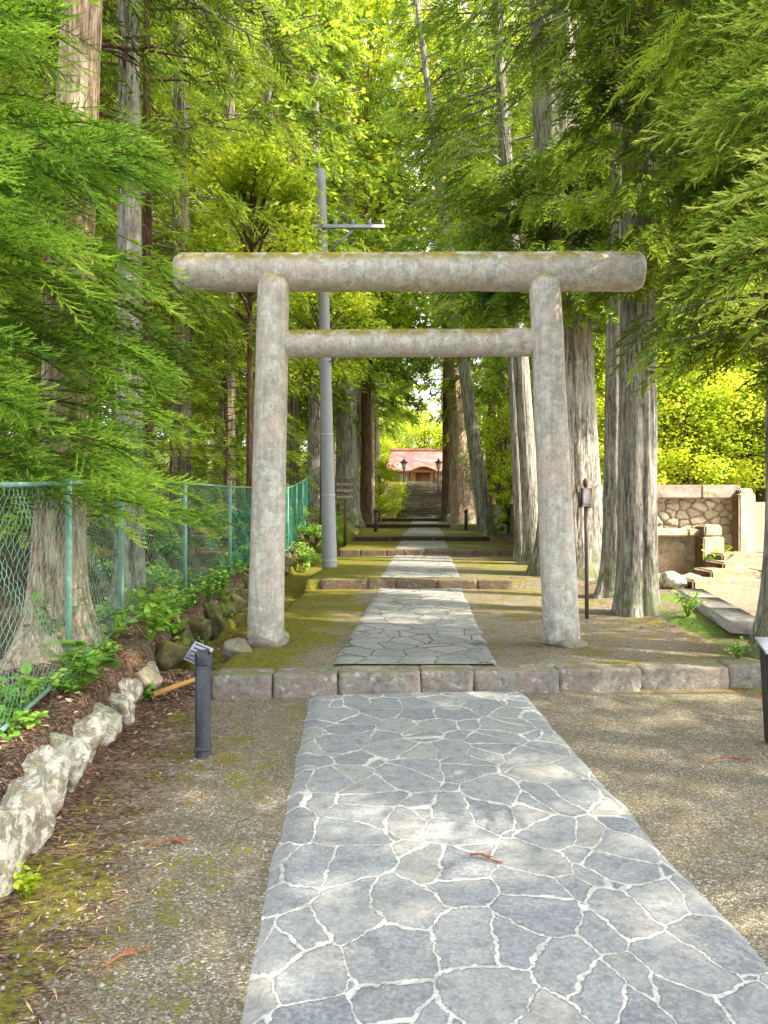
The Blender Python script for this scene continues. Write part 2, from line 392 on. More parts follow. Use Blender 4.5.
# ------------------------------------------------------------------ terrain
STEPS = [(6.15, .18), (12.5, .33), (18.8, .47), (23.9, .60), (35.0, .74), (43.0, .92)]
def xc(y): return .24 + .0555 * (np.asarray(y, float) - 6.35)
def level(y):
    y = np.asarray(y, float); z = np.zeros_like(y); last = 0
    for ys, zz in STEPS:
        z = np.where(y > ys + .03, zz, z)
    return z
def smoothlevel(y):
    return np.interp(y, [-40, 5.2, 7, 12.5, 18.8, 23.9, 35, 43, 46, 50, 52, 56, 58.5, 66, 100, 130, 180], [0, 0, .18, .27, .42, .55, .7, .85, .95, 1.5, 1.55, 2.2, 2.3, 3.75, 3.8, 5.5, 14])
def xleft(y):  return np.interp(y, [0, 6, 6.3, 12.5, 18.8, 24, 35, 43, 70], [-1.5, -1.5, -1.38, -1.25, -1.15, -1.0, -.8, -.4, 1.0])
def xright(y): return np.interp(y, [0, 6, 12.5, 18.8, 24, 35, 43, 70], [3.2, 3.1, 2.9, 3.15, 3.4, 3.7, 3.9, 5.4])
def gz(x, y):
    x = np.atleast_1d(np.asarray(x, float)); y = np.atleast_1d(np.asarray(y, float)); x, y = np.broadcast_arrays(x, y)
    lv = level(y + 0 * x); sl = smoothlevel(y)
    yy = y - np.clip(.1 * x, -.2, .4) * (y < 9)
    lv = np.where(y < 9, np.where(yy > 6.32, .175, -.01), lv)
    n = fbm(np.stack([x * .6, y * .6, x * 0], -1), 3, 3) - .5; n2 = fbm(np.stack([x * 3, y * 3, x * 0], -1), 3, 9) - .5
    # right side
    r = sl + .10 * n + .03 * n2 + .02 * np.clip(x - 3.2, 0, 4)
    wr = sstep(0, .6, x - xright(y))
    z = lv * (1 - wr) + r * wr
    up = sstep(15.9, 16.1, y) * sstep(3.9, 4.4, x - .0 * y) * (y < 200)
    z = np.where((y > 16.0) & (x > 4.3) & (y < 34), np.maximum(z, 1.62 + .1 * n), z)
    z = z + .05 * np.clip(x - 12, 0, 60)
    # far stairs zone
    st = sstep(44, 46, y); z = z * (1 - st) + (sl - .25 * (np.abs(x - xc(y)) < 1.8) * sstep(45, 46.5, y) * (1 - sstep(66, 66.5, y)) + .1 * n * (np.abs(x - xc(y)) > 1.8)) * st
    # left bank
    xr = np.where(y < 6.3, -1.52 - .12 * (y - 3), -1.9)
    bank = np.interp(y, [-10, 3, 5.3, 9.6, 16.5, 23.6, 40, 50, 66, 200], [.22, .25, .31, .42, .55, 1.05, 1.5, 2.0, 4.0, 4]) + .12 * n + .06 * n2
    bank = np.maximum(bank, sl * (y > 50)); bank = bank + np.clip(-x - 5, 0, 60) * .07
    wb = sstep(0, .16, (xr - x))
    ditch = sl - .26 + .05 * n2
    wd = sstep(0, .10, (xleft(y) - x)) * sstep(6.25, 6.6, y) * (1 - sstep(28, 34, y))
    z = z * (1 - wd) + ditch * wd
    wl = np.where(y > 28, sstep(0, 1.2, xleft(y) - x), wb)
    z = z * (1 - wl) + bank * wl
    side = (np.abs(x - xc(y)) > .8)
    z = z + .012 * n2 * side * (y > 0)
    return z
def g1(x, y): return float(gz(x, y)[0])

def axis(segs):
    a = [segs[0][0]]
    for lo, hi, st in segs:
        n = max(1, int(round((hi - lo) / st))); a += list(np.linspace(lo, hi, n + 1)[1:])
    return np.array(a)
def add_ground():
    ys = axis([(-30, -1, 2), (-1, 2, .25), (2, 9, .05), (9, 26, .1), (26, 48, .25), (48, 70, .5), (70, 200, 4)])
    ys = np.unique(np.concatenate([ys] + [[s + .0, s + .025, s + .035, s + .06] for s, _ in STEPS[1:]]))
    xs = axis([(-90, -12, 3), (-12, -4, .4), (-4, -1, .06), (-1, 2, .1), (2, 6, .1), (6, 14, .4), (14, 90, 3)])
    X, Y = np.meshgrid(xs, ys, indexing='ij'); Z = gz(X.ravel(), Y.ravel()).reshape(X.shape)
    mb = MB(); mb.grid(np.stack([X, Y, Z], -1)); x = X.ravel(); y = Y.ravel()
    corr = (x > xleft(y) - .1) & (x < xright(y) + .2)
    platform = (y > 6.2) & corr
    litter = np.where(x < -1.4, .62, 0.) * (y > 6.3) + (y <= 6.3) * (.66 - .5 * sstep(-1.35, -.5, x + .1 * (y - 3))); litter = np.where((y < 6.3) & (x < -1.5 - .12 * (y - 3)), .95, litter) * (x < 6) + .5 * (x >= 6)
    litter = np.maximum(litter, .58 * (y > 6.3) * sstep(-1.5, .1, x - xright(y))); litter = np.maximum(litter, .45 * platform)
    litter = np.maximum(litter, .7 * sstep(2.5, 3.3, x) * (y > 4.6) * (y < 6.5)); litter = np.where(y > 44, .8, litter)
    d = np.abs(x - xc(y))
    moss = np.where(platform, .40 + .14 * sstep(10, 16, y) + .25 * sstep(.6, 1.3, xc(y) - x), 0)
    moss = np.where((y < 6.2) & (x < -.5) & (x > -1.6), .40 + .03 * sstep(-.9, -1.3, x), moss)
    moss = np.where((y < 6.2) & (y > 5.2) & (x > 1.1), .3, moss)
    moss = np.where((x < xleft(y)) & (x > -2.0) & (y > 6.5) & (y < 40), .75, moss)
    moss = np.where((y > 30) & (x < xleft(y)), .5, moss)
    sand = .75 * sstep(3.8, 4.5, x) * (y > 6.8) * (y < 30); sand = np.maximum(sand, .47 * sstep(1.2, 2.4, x) * (y > 6.4) * (y < 12.5))
    grass = np.where((x > 3.2) & (x < 4.1) & (y > 7.2) & (y < 11.5), .5, 0) + np.where((x > 2.9) & (x < 3.6) & (y > 6.3) & (y < 7.3), .45, 0)
    grass = grass + np.where((x > 3) & (y > 24), .45, 0) + np.where((x < -1) & (y > 26), .5, 0)
    spot = ((y < 6.1) & (x < -.4)).astype(float) + .8 * ((y < 6.1) & (x > 1.9) & (y > 4.6))
    o = mb.build('ground', M['ground'], smooth=True, attrs={'a_litter': litter, 'a_moss': moss, 'a_sand': sand, 'a_grass': grass, 'a_spot': spot})
    tag(o, kind='structure')
add_ground()

def path_strip(name, mat, y0, y1, z0, lf, rf, slope=0.0, cutslope=False):
    ys = np.linspace(y0, y1, max(2, int((y1 - y0) / .08)))
    xs = np.linspace(0, 1, 30)
    X = lf(ys)[:, None] * (1 - xs)[None] + rf(ys)[:, None] * xs[None]
    wob = .05 * (fbm(np.stack([ys * 3, ys * 0, ys * 0], -1), 4, 4) - .5)
    X[:, 0] += wob; X[:, -1] += wob[::-1]; X[:, 1] += wob; X[:, -2] += wob[::-1]
    Y = ys[:, None] + 0 * X
    if cutslope: Y = Y + .1 * X * (Y / y1)
    Z = np.full_like(X, z0); Z[:, 0] -= .03; Z[:, -1] -= .03
    Z[:, 1:-1] += .006 * (fbm(np.stack([X[:, 1:-1].ravel() * 2, Y[:, 1:-1].ravel() * 2, X[:, 1:-1].ravel() * 0], -1), 2, 5).reshape(X[:, 1:-1].shape) - .5)
    mb = MB(); mb.grid(np.stack([X, Y, Z], -1), flip=True); o = mb.build(name, mat, smooth=True)
    return tag(o, kind='structure')
path_strip('path', M['path_near'], -4, 6.14, .02, lambda y: -.335 - .041 * y, lambda y: 1.34 - .034 * y, cutslope=True)
bounds = [s for s, _ in STEPS] + [46]
for i in range(len(STEPS)):
    path_strip('path', M['path_far'], bounds[i] + .3, bounds[i + 1] - .0, STEPS[i][1] + .014, lambda y: xc(y) - .70, lambda y: xc(y) + .71)

# ------------------------------------------------------------------ rocks and steps
def rock(name, loc, size, mat, seed, rz=0, rough=.35, sub=22):
    th = np.linspace(0, 2 * math.pi, sub * 2, endpoint=False); ph = np.linspace(0, math.pi, sub)
    T, P = np.meshgrid(th, ph, indexing='ij')
    d = np.stack([np.sin(P) * np.cos(T), np.sin(P) * np.sin(T), np.cos(P)], -1).reshape(-1, 3)
    e = np.abs(d) ** 3; r = (e.sum(1)) ** (-1 / 3) * .92        # boxy
    pl = np.random.default_rng(seed).normal(size=(14, 3)); pl /= np.linalg.norm(pl, axis=1)[:, None]
    lim = np.random.default_rng(seed + 1).uniform(.52, .9, 14)
    for k in range(14):
        q = d @ pl[k]; r = np.where(q > .1, np.minimum(r, lim[k] / np.maximum(q, .1)), r)
    r = r * (1 + rough * (fbm(d * 1.7 + seed * 3.1, 4, seed) - .5) + .13 * (fbm(d * 6 + seed, 3, seed) - .5))
    v = d * r[:, None] * np.array(size) / 2
    n, m = T.shape; v = v.reshape(n, m, 3)
    v = np.concatenate([v, v[:1]], 0)
    mb = MB(); mb.grid(v); o = mb.build(name, mat, smooth=True, loc=loc); o.rotation_euler.z = rz
    return o

def stone_row(name, label, xs0, xs1, y0, ztop, h, depth, mat, seed, slope=0, lens=(.42, .8), curve=0):
    r = random.Random(seed); mb = MB(); x = xs0; k = 0
    while x < xs1 - .15:
        L = min(r.uniform(*lens), xs1 - x)
        cx = x + L / 2; hh = h + .05; c = np.array([cx, y0 + slope * cx + depth / 2 + curve * max(0, (cx - xs0) / (xs1 - xs0) - .8) ** 2 * 25, ztop - hh / 2 + r.uniform(-.006, .006)])
        # rounded block as a displaced superellipsoid
        n = 40; th = np.linspace(0, 2 * math.pi, n * 2, endpoint=False); ph = np.linspace(0, math.pi, n)
        T, P = np.meshgrid(th, ph, indexing='ij')
        d = np.stack([np.sin(P) * np.cos(T), np.sin(P) * np.sin(T), np.cos(P)], -1).reshape(-1, 3)
        rr = (np.abs(d) ** 16).sum(1) ** (-1 / 16)
        v = d * rr[:, None]
        v = v * (1 + .085 * (fbm(v * 2.2 + seed + k * 5.3, 4, k) - .5)[:, None])
        v = v * np.array([L - .004, depth, hh]) / 2
        v[:, 2] = np.minimum(v[:, 2], hh / 2)
        v = v.reshape(n * 2, n, 3); v = np.concatenate([v, v[:1]], 0)
        mb.grid(v + c, tint=r.random()); x += L; k += 1
    o = mb.build(name, mat, smooth=True); tag(o, label, 'stone step', 'stone steps crossing the path'); return o
stone_row('stone_step', 'nearest stone step right in front of the gateway, long row of rough kerb stones', -1.36, 3.2, 6.17, .178, .165, .3, M['kerb'], 1, slope=.1)
# flat ledge behind the front stones
stone_row('stone_step', 'second stone step, the first one beyond the gateway', -1.05, 2.75, 12.5, .337, .15, .3, M['kerb_brown'], 2, curve=.6)
stone_row('stone_step', 'third stone step, level with the foot of the grey utility pole side', -1.1, 3.1, 18.8, .477, .14, .3, M['kerb_brown'], 3)
stone_row('stone_step', 'fourth stone step, in front of the leaning pale tree', -.95, 3.35, 23.9, .607, .13, .3, M['dark_shade_stone'], 4)
stone_row('stone_step', 'fifth stone step, behind the thin dark post on the left', -.8, 3.1, 35, .747, .14, .35, M['dark_shade_stone'], 5, lens=(.6, .9))
stone_row('stone_step', 'farthest single stone step before the dark staircase', -.1, 4.2, 43, .927, .17, .35, M['dark_shade_stone'], 6, lens=(.6, .9))

rr = [(-1.50, 3.05, .34, .42, .40), (-1.54, 3.42, .30, .34, .42), (-1.62, 3.78, .34, .40, .46), (-1.66, 4.15, .36, .40, .38), (-1.74, 4.52, .34, .42, .42),
      (-1.77, 4.95, .34, .44, .36), (-1.80, 5.38, .26, .34, .34), (-1.86, 5.72, .26, .32, .32), (-1.84, 6.12, .36, .42, .36), (-1.52, 2.66, .4, .44, .4), (-1.98, 6.5, .36, .4, .34), (-2.0, 3.3, .4, .3, .3)]
rl = ['whitish boulder at the left edge with a small yellow green weed at its foot', 'tall lichen covered boulder second from the left edge of the rock row', 'broad white lichened boulder third in the rock row',
      'whitish boulder in the middle of the rock row below the fence', 'low white boulder in front of the big leafy weed', 'pointed pale boulder fifth from the gateway end', 'narrow upright grey boulder near the far end of the row',
      'small grey boulder beside the black post', 'yellowish sunlit boulder at the far end of the rock row', 'nearest boulder of the row, cut by the left picture edge', 'grey boulder at the mouth of the ditch', 'flat buried rock behind the near end of the row']
for i, (x, y, a, b, c) in enumerate(rr[:11]):
    o = rock('boulder', (x - .06, y, c * .3), (a * 1.0, b * .98, c * .92), M['rock_tan'] if i == 8 else M['rock'], 20 + i, rz=i * 1.3)
    tag(o, rl[i], 'boulder', 'boulders lining the path on the left')
fr0 = random.Random(4)
for i in range(16):     # ditch stones
    y = 6.9 + i * .62 + .1 * math.sin(i * 5); o = rock('ditch_stone', (-1.92 - .02 * i % .1, y, smoothlevel(y) + .02), (.34, fr0.uniform(.35, .75), fr0.uniform(.3, .52)), M['mossrock'], 60 + i, rz=.5 * math.sin(i * 7), rough=.7)
    tag(o, 'mossy stone lining the far bank of the ditch left of the gateway', 'stone', 'mossy stones lining the ditch')
for i in range(5):
    y = 6.75 + i * .6; o = rock('ditch_stone', (-1.38, y, .03), (.24, .56, .30), M['mossrock'], 90 + i)
    tag(o, 'mossy stone under the left edge of the gateway terrace', 'stone', 'mossy stones edging the terrace')
for i, (px, py, s, l) in enumerate([(672, 578, .42, 'largest pale rock in the pile right of the big grey trunk'), (690, 583, .36, 'rounded pale rock in the middle of the rock pile'), (664, 590, .28, 'small pale rock at the front of the rock pile'),
                                    (655, 574, .3, 'pale rock touching the big grey trunk'), (700, 573, .3, 'tan rock at the right end of the rock pile by the steps')]):
    d = 11.6 + .25 * i; x = at(px, d); o = rock('rock', (x, d, g1(x, d) + s * .25), (s * 1.2, s, s * .8), M['rock'] if i < 4 else M['rock_tan'], 120 + i); tag(o, l, 'rock', 'rock pile by the right steps')
o = rock('rock', (at(450, 40), 40, g1(at(450, 40), 40) + .2), (.55, .5, .6), M['plate'], 140); tag(o, 'small unidentified bluish grey object, shaped as a rock, beside the foot of the distant staircase', 'rock')  # bluish object of unknown kind, given a rock shape

# ------------------------------------------------------------------ torii
tor = thing('torii_gate', 'weathered grey stone torii gateway standing across the path', 'gateway', (0, 7.53, .18))
def rowtube(mb, p0, p1, r0, r1, seg=48, n=60, seed=0, amp=.02, dome=0, flare=0):
    p0 = np.array(p0, float); p1 = np.array(p1, float); t = np.linspace(0, 1, n); L = np.linalg.norm(p1 - p0)
    rad = r0 + (r1 - r0) * t
    if dome:
        q = np.clip((t * L - (L - dome)) / dome, 0, 1); rad = rad * np.sqrt(np.clip(1 - q ** 2.2, .0004, 1))
    if flare: rad = rad * (1 + flare * np.exp(-t * L / .12))
    mb.tube(p0 + (p1 - p0) * t[:, None], rad, seg)
    v = mb.v[-1]; c = fbm(v * 2.3 + seed, 4, seed) - .5; ax = (p1 - p0) / L
    rel = v - p0; rel = rel - (rel @ ax)[:, None] * ax; mb.v[-1] = v + rel * (c * amp * 3)[:, None] + rel * ((fbm(v * 14, 2, seed) - .5) * amp)[:, None]
for sx, xb, xt in ((0, -1.154, -1.07), (1, 1.731, 1.555)):
    mb = MB(); rowtube(mb, (xb, -.03, 0.02), (xt, -.05, 3.62), .175, .15, seed=3 + sx, dome=.13, flare=.04)
    mb.build('pillar', M['torii'], tor, True)
mb = MB(); rowtube(mb, (-2.034, .02, 3.63), (2.523, .02, 3.64), .185, .192, n=140, seed=9)
v = mb.v[-1]; k = np.clip((np.abs(v[:, 0] - .244) - 2.2) / .09, 0, 1)            # softened ends
v[:, 1] = .02 + (v[:, 1] - .02) * (1 - .25 * k ** 2); v[:, 2] = 3.635 + (v[:, 2] - 3.635) * (1 - .25 * k ** 2)
mb.build('top_beam', M['torii'], tor, True)
mb = MB(); rowtube(mb, (-1.02, 0, 2.925), (1.60, 0, 2.94), .136, .136, n=90, seed=14); mb.build('tie_beam', M['torii'], tor, True)
for sx, xb, sz in ((0, -1.16, (.5, .5, .3)), (1, 1.74, (.54, .5, .2))):
    o = rock('base_stone', (xb, -.02, .0), sz, M['kerb'], 200 + sx, rough=.2); o.parent = tor
o = rock('rock', (-1.36, 7.2, .17), (.34, .3, .28), M['kerb'], 205, rough=.2); tag(o, 'grey rock leaning at the foot of the left gateway pillar', 'rock')

# ------------------------------------------------------------------ fence
FP = [(-1.75, 1.7), (-1.9, 3.5), (-2.17, 5.3), (-2.42, 7.1), (-2.35, 9.1), (-2.2, 11.0), (-2.12, 12.8), (-2.08, 14.6), (-2.06, 16.5), (-2.08, 18.3), (-2.13, 20.1), (-2.2, 21.9), (-2.3, 23.7)]
FT = np.interp([p[1] for p in FP], [1.7, 3.5, 5.3, 7.1, 9.4, 11, 16.5, 23.6], [1.55, 1.6, 1.67, 1.76, 1.80, 1.80, 1.92, 2.46])
FB = [g1(p[0], p[1]) + .03 for p in FP]
fen = thing('chain_link_fence', 'green chain link fence with round posts running along the left bank', 'fence', (FP[0][0], FP[0][1], FB[0]))
off = np.array([FP[0][0], FP[0][1], FB[0]])
for i, (x, y) in enumerate(FP):
    mb = MB(); mb.tube(np.array([(x, y, FB[i] - .15), (x, y, FT[i] + .04)]) - off, .023, 12); mb.build('post', M['fence'], fen, True)
for i in range(len(FP) - 1):
    a = np.array([*FP[i], 0.]); b = np.array([*FP[i + 1], 0.])
    mb = MB(); mb.tube(np.array([a + (0, 0, FT[i]), b + (0, 0, FT[i + 1])]) - off, .015, 8); mb.build('top_rail', M['fence'], fen, True)
    mb = MB(); mb.tube(np.array([a + (0, 0, FB[i] + .05), b + (0, 0, FB[i + 1] + .05)]) - off, .014, 8); mb.build('bottom_rail', M['fence'], fen, True)
    L = np.linalg.norm(b - a); p = .046; n = int(L / p); rows = 30
    mb = MB(); rad = .0021 if i < 5 else .003
    d = (b - a) / L; nn = np.array([-d[1], d[0], 0])
    for k in range(n):
        j = np.arange(rows + 1); s_ = (k + .5 + .52 * np.where((j + k) % 2 == 0, .5, -.5) * 2 * .5 + 0) * p
        s_ = (k + .5 + np.where((j + k) % 2 == 0, .5, -.5)) * p
        u = s_ / L; zb = FB[i] + .05 + (FB[i + 1] - FB[i]) * u; zt = FT[i] + (FT[i + 1] - FT[i]) * u
        z = zb + (zt - zb) * j / rows
        sag = .012 * np.sin(j * .5 + k * .3)
        pts = a + d * s_[:, None] + nn * (sag + np.where(j % 2 == 0, .003, -.003))[:, None]; pts[:, 2] = z
        mb.tube(pts - off, rad, 3, cap=False)
    mb.build('wire_mesh', M['wire'] if i < 5 else M['wire_green'], fen)

# ------------------------------------------------------------------ posts, pole, signs
t = thing('plaque_post', 'short weathered black post holding a tilted plaque, beside the rock row', 'post', (-1.10, 4.68, 0), R(8))
mb = MB(); mb.box((0, 0, .28), (.088, .088, .62), bev=.01); mb.build('post', M['black'], t)
mb = MB(); mb.box((0, 0, .045), (.1, .1, .02), bev=.004); mb.build('foot_collar', M['black'], t)
mb = MB(); mb.box((.002, 0, .585), (.1, .1, .1), bev=.018); mb.build('cap', M['black'], t)
pl = MB(); pl.box((0, 0, 0), (.2, .012, .13), bev=.003); pp = pl.build('plaque', M['plate'], t); pp.location = (-.035, .075, .6); pp.rotation_euler = (R(-38), R(6), R(-52))
mb = MB()
for k in range(5): mb.box((0.0, -.0075, -.05 + k * .025), (.15 - .03 * (k % 2), .002, .007))
mb.build('lettering', M['ink'], pp)
t = thing('plaque_post', 'black post with sloping grey face cut off by the right picture edge', 'post', (2.52, 4.93, 0), R(-6))
mb = MB(); mb.box((0, 0, .3), (.16, .10, .62), ry=R(-3), bev=.006); mb.build('post', M['black'], t)
mb = MB(); mb.box((.0, -.058, .30), (.11, .012, .56), ry=R(-3), bev=.003); mb.build('face_plate', M['plate'], t)
mb = MB(); mb.box((-.01, -.02, .62), (.21, .2, .018), rx=R(20), bev=.004); mb.build('plaque', M['plate'], t)

t = thing('marker_pole', 'thin purple brown pole topped by a small winged box, behind the right gateway pillar', 'marker', (at(587, 9.2), 9.2, g1(at(587, 9.2), 9.2)), 0)
mb = MB(); mb.tube([(0, 0, -.1), (-.012, 0, 1.36)], .024, 12); mb.build('pole', M['pole_brown'], t, True)
mb = MB(); mb.box((-.02, -.02, 1.46), (.10, .09, .2), bev=.01); bx_ = mb.build('box', simple('mauve_grey_box', (.12, .10, .12), .5), t)
mb = MB(); mb.box((-.02, -.02, 1.35), (.11, .1, .03), bev=.005); mb.build('bracket', M['black'], t)
for s_ in (-1, 1):
    mb = MB(); mb.box((-.02 + s_ * .075, 0, 1.44), (.03, .05, .24), ry=R(6 * s_), bev=.005); mb.box((-.02 + s_ * .105, 0, 1.53), (.022, .03, .14), ry=R(32), bev=.004)
    mb.build('wing', M['wood_sign'], t)
mb = MB(); mb.tube([(-.02, 0, 1.56), (-.02, 0, 1.6), (-.02, 0, 1.65), (-.02, 0, 1.68)], [.012, .03, .026, .004], 10); mb.build('finial', simple('red_brown_knob', (.13, .035, .03), .5), t, True)

# utility pole
up = thing('utility_pole', 'tall grey concrete utility pole behind the left gateway pillar', 'utility pole', (at(330, 15.3), 15.3, .3))
zt = hz(170, 15.3) - .3
mb = MB(); n = 30; tt = np.linspace(0, 1, n); dx = at(321, 15.3) - at(330, 15.3)
mb.tube(np.stack([dx * tt, 0 * tt, -.2 + (zt + .2) * tt], -1), .148 - .06 * tt, 24); mb.build('pole', M['concrete'], up, True)
for zz in (.16, 1.45, 2.65):
    mb = MB(); mb.tube([(dx * zz / zt, 0, zz), (dx * zz / zt, 0, zz + .025)], .1525 - .06 * zz / zt, 24, cap=False); mb.build('band', M['letter'], up, True)
za = hz(229, 15.3) - .3; xa = at(322, 15.3) - at(330, 15.3)
mb = MB(); mb.box((xa + .55, -.13, za), (1.4, .07, .07), bev=.008); arm = mb.build('crossarm', M['steel'], up)
for q in (.28, .62, .95, 1.2):
    mb = MB(); mb.tube([(xa + q, -.13, za + .04), (xa + q, -.13, za + .07), (xa + q, -.13, za + .10), (xa + q, -.13, za + .13)], [.02, .035, .022, .03], 10); mb.build('insulator', M['plate'], arm, True)
mb = MB(); mb.box((xa + .42, -.11, za - .24), (.62, .03, .04), ry=R(-42)); mb.build('brace', M['steel'], up)
mb = MB(); z0 = hz(362, 15.3) - .3; mb.tube([(.0, -.1, z0 - .02), (.2, -.35, z0 + .07), (.42, -.6, z0 + .12)], [.02, .02, .02], 8); lm = mb.build('lamp_arm', M['steel'], up, True)
mb = MB(); mb.tube([(.36, -.55, z0 + .11), (.42, -.6, z0 + .12), (.58, -.74, z0 + .14), (.66, -.8, z0 + .14)], [.03, .06, .055, .02], 10); mb.build('lamp_head', M['lampglass'], lm, True)
for k in range(3):       # wires running along the arm direction to the left and deep into the wood
    pass
t = thing('signboard', 'small brown wooden signboard with three lettered boards on the left of the path', 'sign', (at(345, 24), 24, g1(at(345, 24), 24)))
hb = hz(500, 24) - t.location.z
mb = MB(); mb.box((0, 0.05, (hb + .5) / 2), (.09, .06, hb + .7)); mb.build('post', M['wood'], t)
for k in range(3):
    mb = MB(); mb.box((0, 0, hb + .08 + k * .2), (.58, .04, .16), bev=.006); b_ = mb.build('board', M['wood_sign'], t)
    mb = MB(); r_ = random.Random(k)
    for q in range(7): mb.box((-.22 + q * .073, -.0215, hb + .08 + k * .2 + r_.uniform(-.01, .01)), (.045, .004, r_.uniform(.05, .09)))
    mb.build('lettering', M['letter'], b_)
mb = MB(); mb.box((0, .0, hb + .64), (.7, .2, .04), bev=.01); mb.build('cap_board', M['wood'], t)
for (px, d, l) in ((375.5, 29, 'thin dark post on the left side of the path before the fifth step'), (466, 31, 'thin dark post at the right of the path beside the pale trunks')):
    z = g1(at(px, d), d); x = at(px, d); h = hz(512, d) - z
    t = thing('guide_post', l, 'post', (x, d, z)); mb = MB(); mb.tube([(0, 0, -.1), (0, 0, h)], .07, 10); mb.build('shaft', M['black'], t, True)
    mb = MB(); mb.tube([(0, 0, h), (0, 0, h + .05), (0, 0, h + .12)], [.085, .085, .02], 10); mb.build('cap', M['black'], t, True)

# ------------------------------------------------------------------ right: walls, steps, slab
W0 = (4.35, 16.0)
def wallthing(name, label, x0, x1, y, z0, z1, th=.5, cap=.2, mat='rubble', capm='wallcap', rz=0):
    t = thing(name, label, 'stone wall', (x0, y, z0), rz); L = x1 - x0; h = z1 - z0 - cap
    xs = np.linspace(0, L, max(4, int(L / .022))); zs = np.linspace(-.3, h, max(4, int(h / .022)))
    X, Z = np.meshgrid(xs, zs, indexing='ij'); r0_ = np.random.default_rng(int(x0 * 7)); sd = []
    for gx in np.arange(-.2, L + .3, .27):
        for gzz in np.arange(-.5, h + .3, .17): sd.append((gx + r0_.uniform(-.11, .11), gzz + r0_.uniform(-.05, .05)))
    sd = np.array(sd); wx = X.ravel() + .05 * (fbm(np.stack([X.ravel() * 5, Z.ravel() * 5, X.ravel() * 0], -1), 3, 8) - .5) * 2
    D = np.sqrt((wx[:, None] - sd[None, :, 0]) ** 2 + 1.9 * (Z.ravel()[:, None] - sd[None, :, 1]) ** 2); o_ = np.argsort(D, 1)[:, :2]
    e_ = np.take_along_axis(D, o_, 1); e_ = e_[:, 1] - e_[:, 0]; cell = o_[:, 0]; rv = r0_.random(len(sd)); k_ = sstep(.0, .05, e_)
    fine_ = fbm(np.stack([X.ravel() * 9, Z.ravel() * 9, X.ravel() * 0], -1), 3, 3) - .5
    nz = (k_ * (.45 + .5 * rv[cell]) + .35 * fine_ * k_).reshape(X.shape) if mat == 'rubble' else fine_.reshape(X.shape) * .3
    tn = k_ * (.25 + .7 * rv[cell]) + .12 * fine_
    mb = MB(); mb.grid(np.stack([X, .035 - .065 * nz, Z], -1), tint=tn); mb.box((L / 2, th / 2 + .07, (h - .3) / 2), (L - .01, th, h + .3)); mb.build('wall_face', M[mat], t, True)
    if cap:
        mb = MB(); k = 0.; r_ = random.Random(int(x0 * 10))
        while k < L - .1:
            w = min(r_.uniform(.9, 1.5), L - k); mb.box((k + w / 2, th / 2 - .06, h + cap / 2), (w - .012, th + .2, cap), bev=.02); k += w
        mb.build('coping', M[capm], t)
    return t
wallthing('retaining_wall', 'tall tan rubble retaining wall with dark coping behind the right trees', 4.3, 7.35, 16, .35, hz(485, 16), cap=.28)
wallthing('retaining_wall', 'low front wall with pale coping and block face, left of the small steps', at(655, 13.6) - .6, at(702, 13.6), 13.6, .2, hz(529, 13.6), .5, .12, 'wallstone', 'wallstone')
wallthing('retaining_wall', 'tan rubble wall above the small steps at the right edge', 7.5, 13, 16.6, .5, hz(505, 16.6), .5, .18, 'rubble', 'wallstone')
t = thing('stone_pillar', 'squat tan stone pillar at the end of the low front wall', 'pillar', (at(708, 13.5), 13.5, .25))
mb = MB(); mb.box((0, 0, .3), (.36, .5, .9), bev=.02); mb.build('shaft', M['wallstone'], t)
mb = MB(); mb.box((0, 0, .86), (.3, .46, .2), bev=.03); mb.build('cap', M['wallstone'], t)
t = thing('stone_pillar', 'tan pillar standing at the right end of the tall rubble wall', 'pillar', (at(742, 15.9), 15.9, .4))
mb = MB(); mb.box((0, 0, .65), (.34, .5, 1.5), bev=.03); mb.build('shaft', M['wallstone'], t)
mb = MB(); mb.box((0, 0, 1.44), (.28, .4, .12), bev=.03); mb.build('cap', M['wallstone'], t)
st = thing('stone_stairs', 'four low tan stone steps rising right of the rock pile', 'stairs', (at(735, 11.3), 11.3, .15))
for k, (px, d, zt_) in enumerate([(693, 11.3, .44), (711, 11.75, .545), (723, 12.2, .64), (722, 12.7, .74)]):
    mb = MB(); x0 = at(px, d) - st.location.x; L = 2.6; q = 0; r_ = random.Random(k)
    while q < L:
        w = r_.uniform(.7, 1.2); mb.box((x0 + q + w / 2, d - 11.3 + .35, zt_ - .15 - .16), (w - .008, .7, .32), bev=.03); q += w
    mb.build('step', M['step_tan'], st)
t = thing('kerb_slab', 'long pale grey kerb slab lying on the ground toward the small steps', 'kerb'); t.location = (at(716, 9.1), 9.1, .2)
p0 = np.array([at(690, 10.9), 10.9]); p1 = np.array([at(748, 7.75), 7.75]); L = np.linalg.norm(p1 - p0); an = math.atan2(*(p1 - p0)[::-1])
for k in range(3):
    q = (k + .5) / 3; c = p0 * (1 - q) + p1 * q - np.array(t.location[:2]); mb = MB(); mb.box((c[0], c[1], .06), (L / 3 - .012, .34, .13), rz=an, bev=.012); mb.build('block', M['slab'], t)
t.location.z = g1(*t.location[:2]) + .0

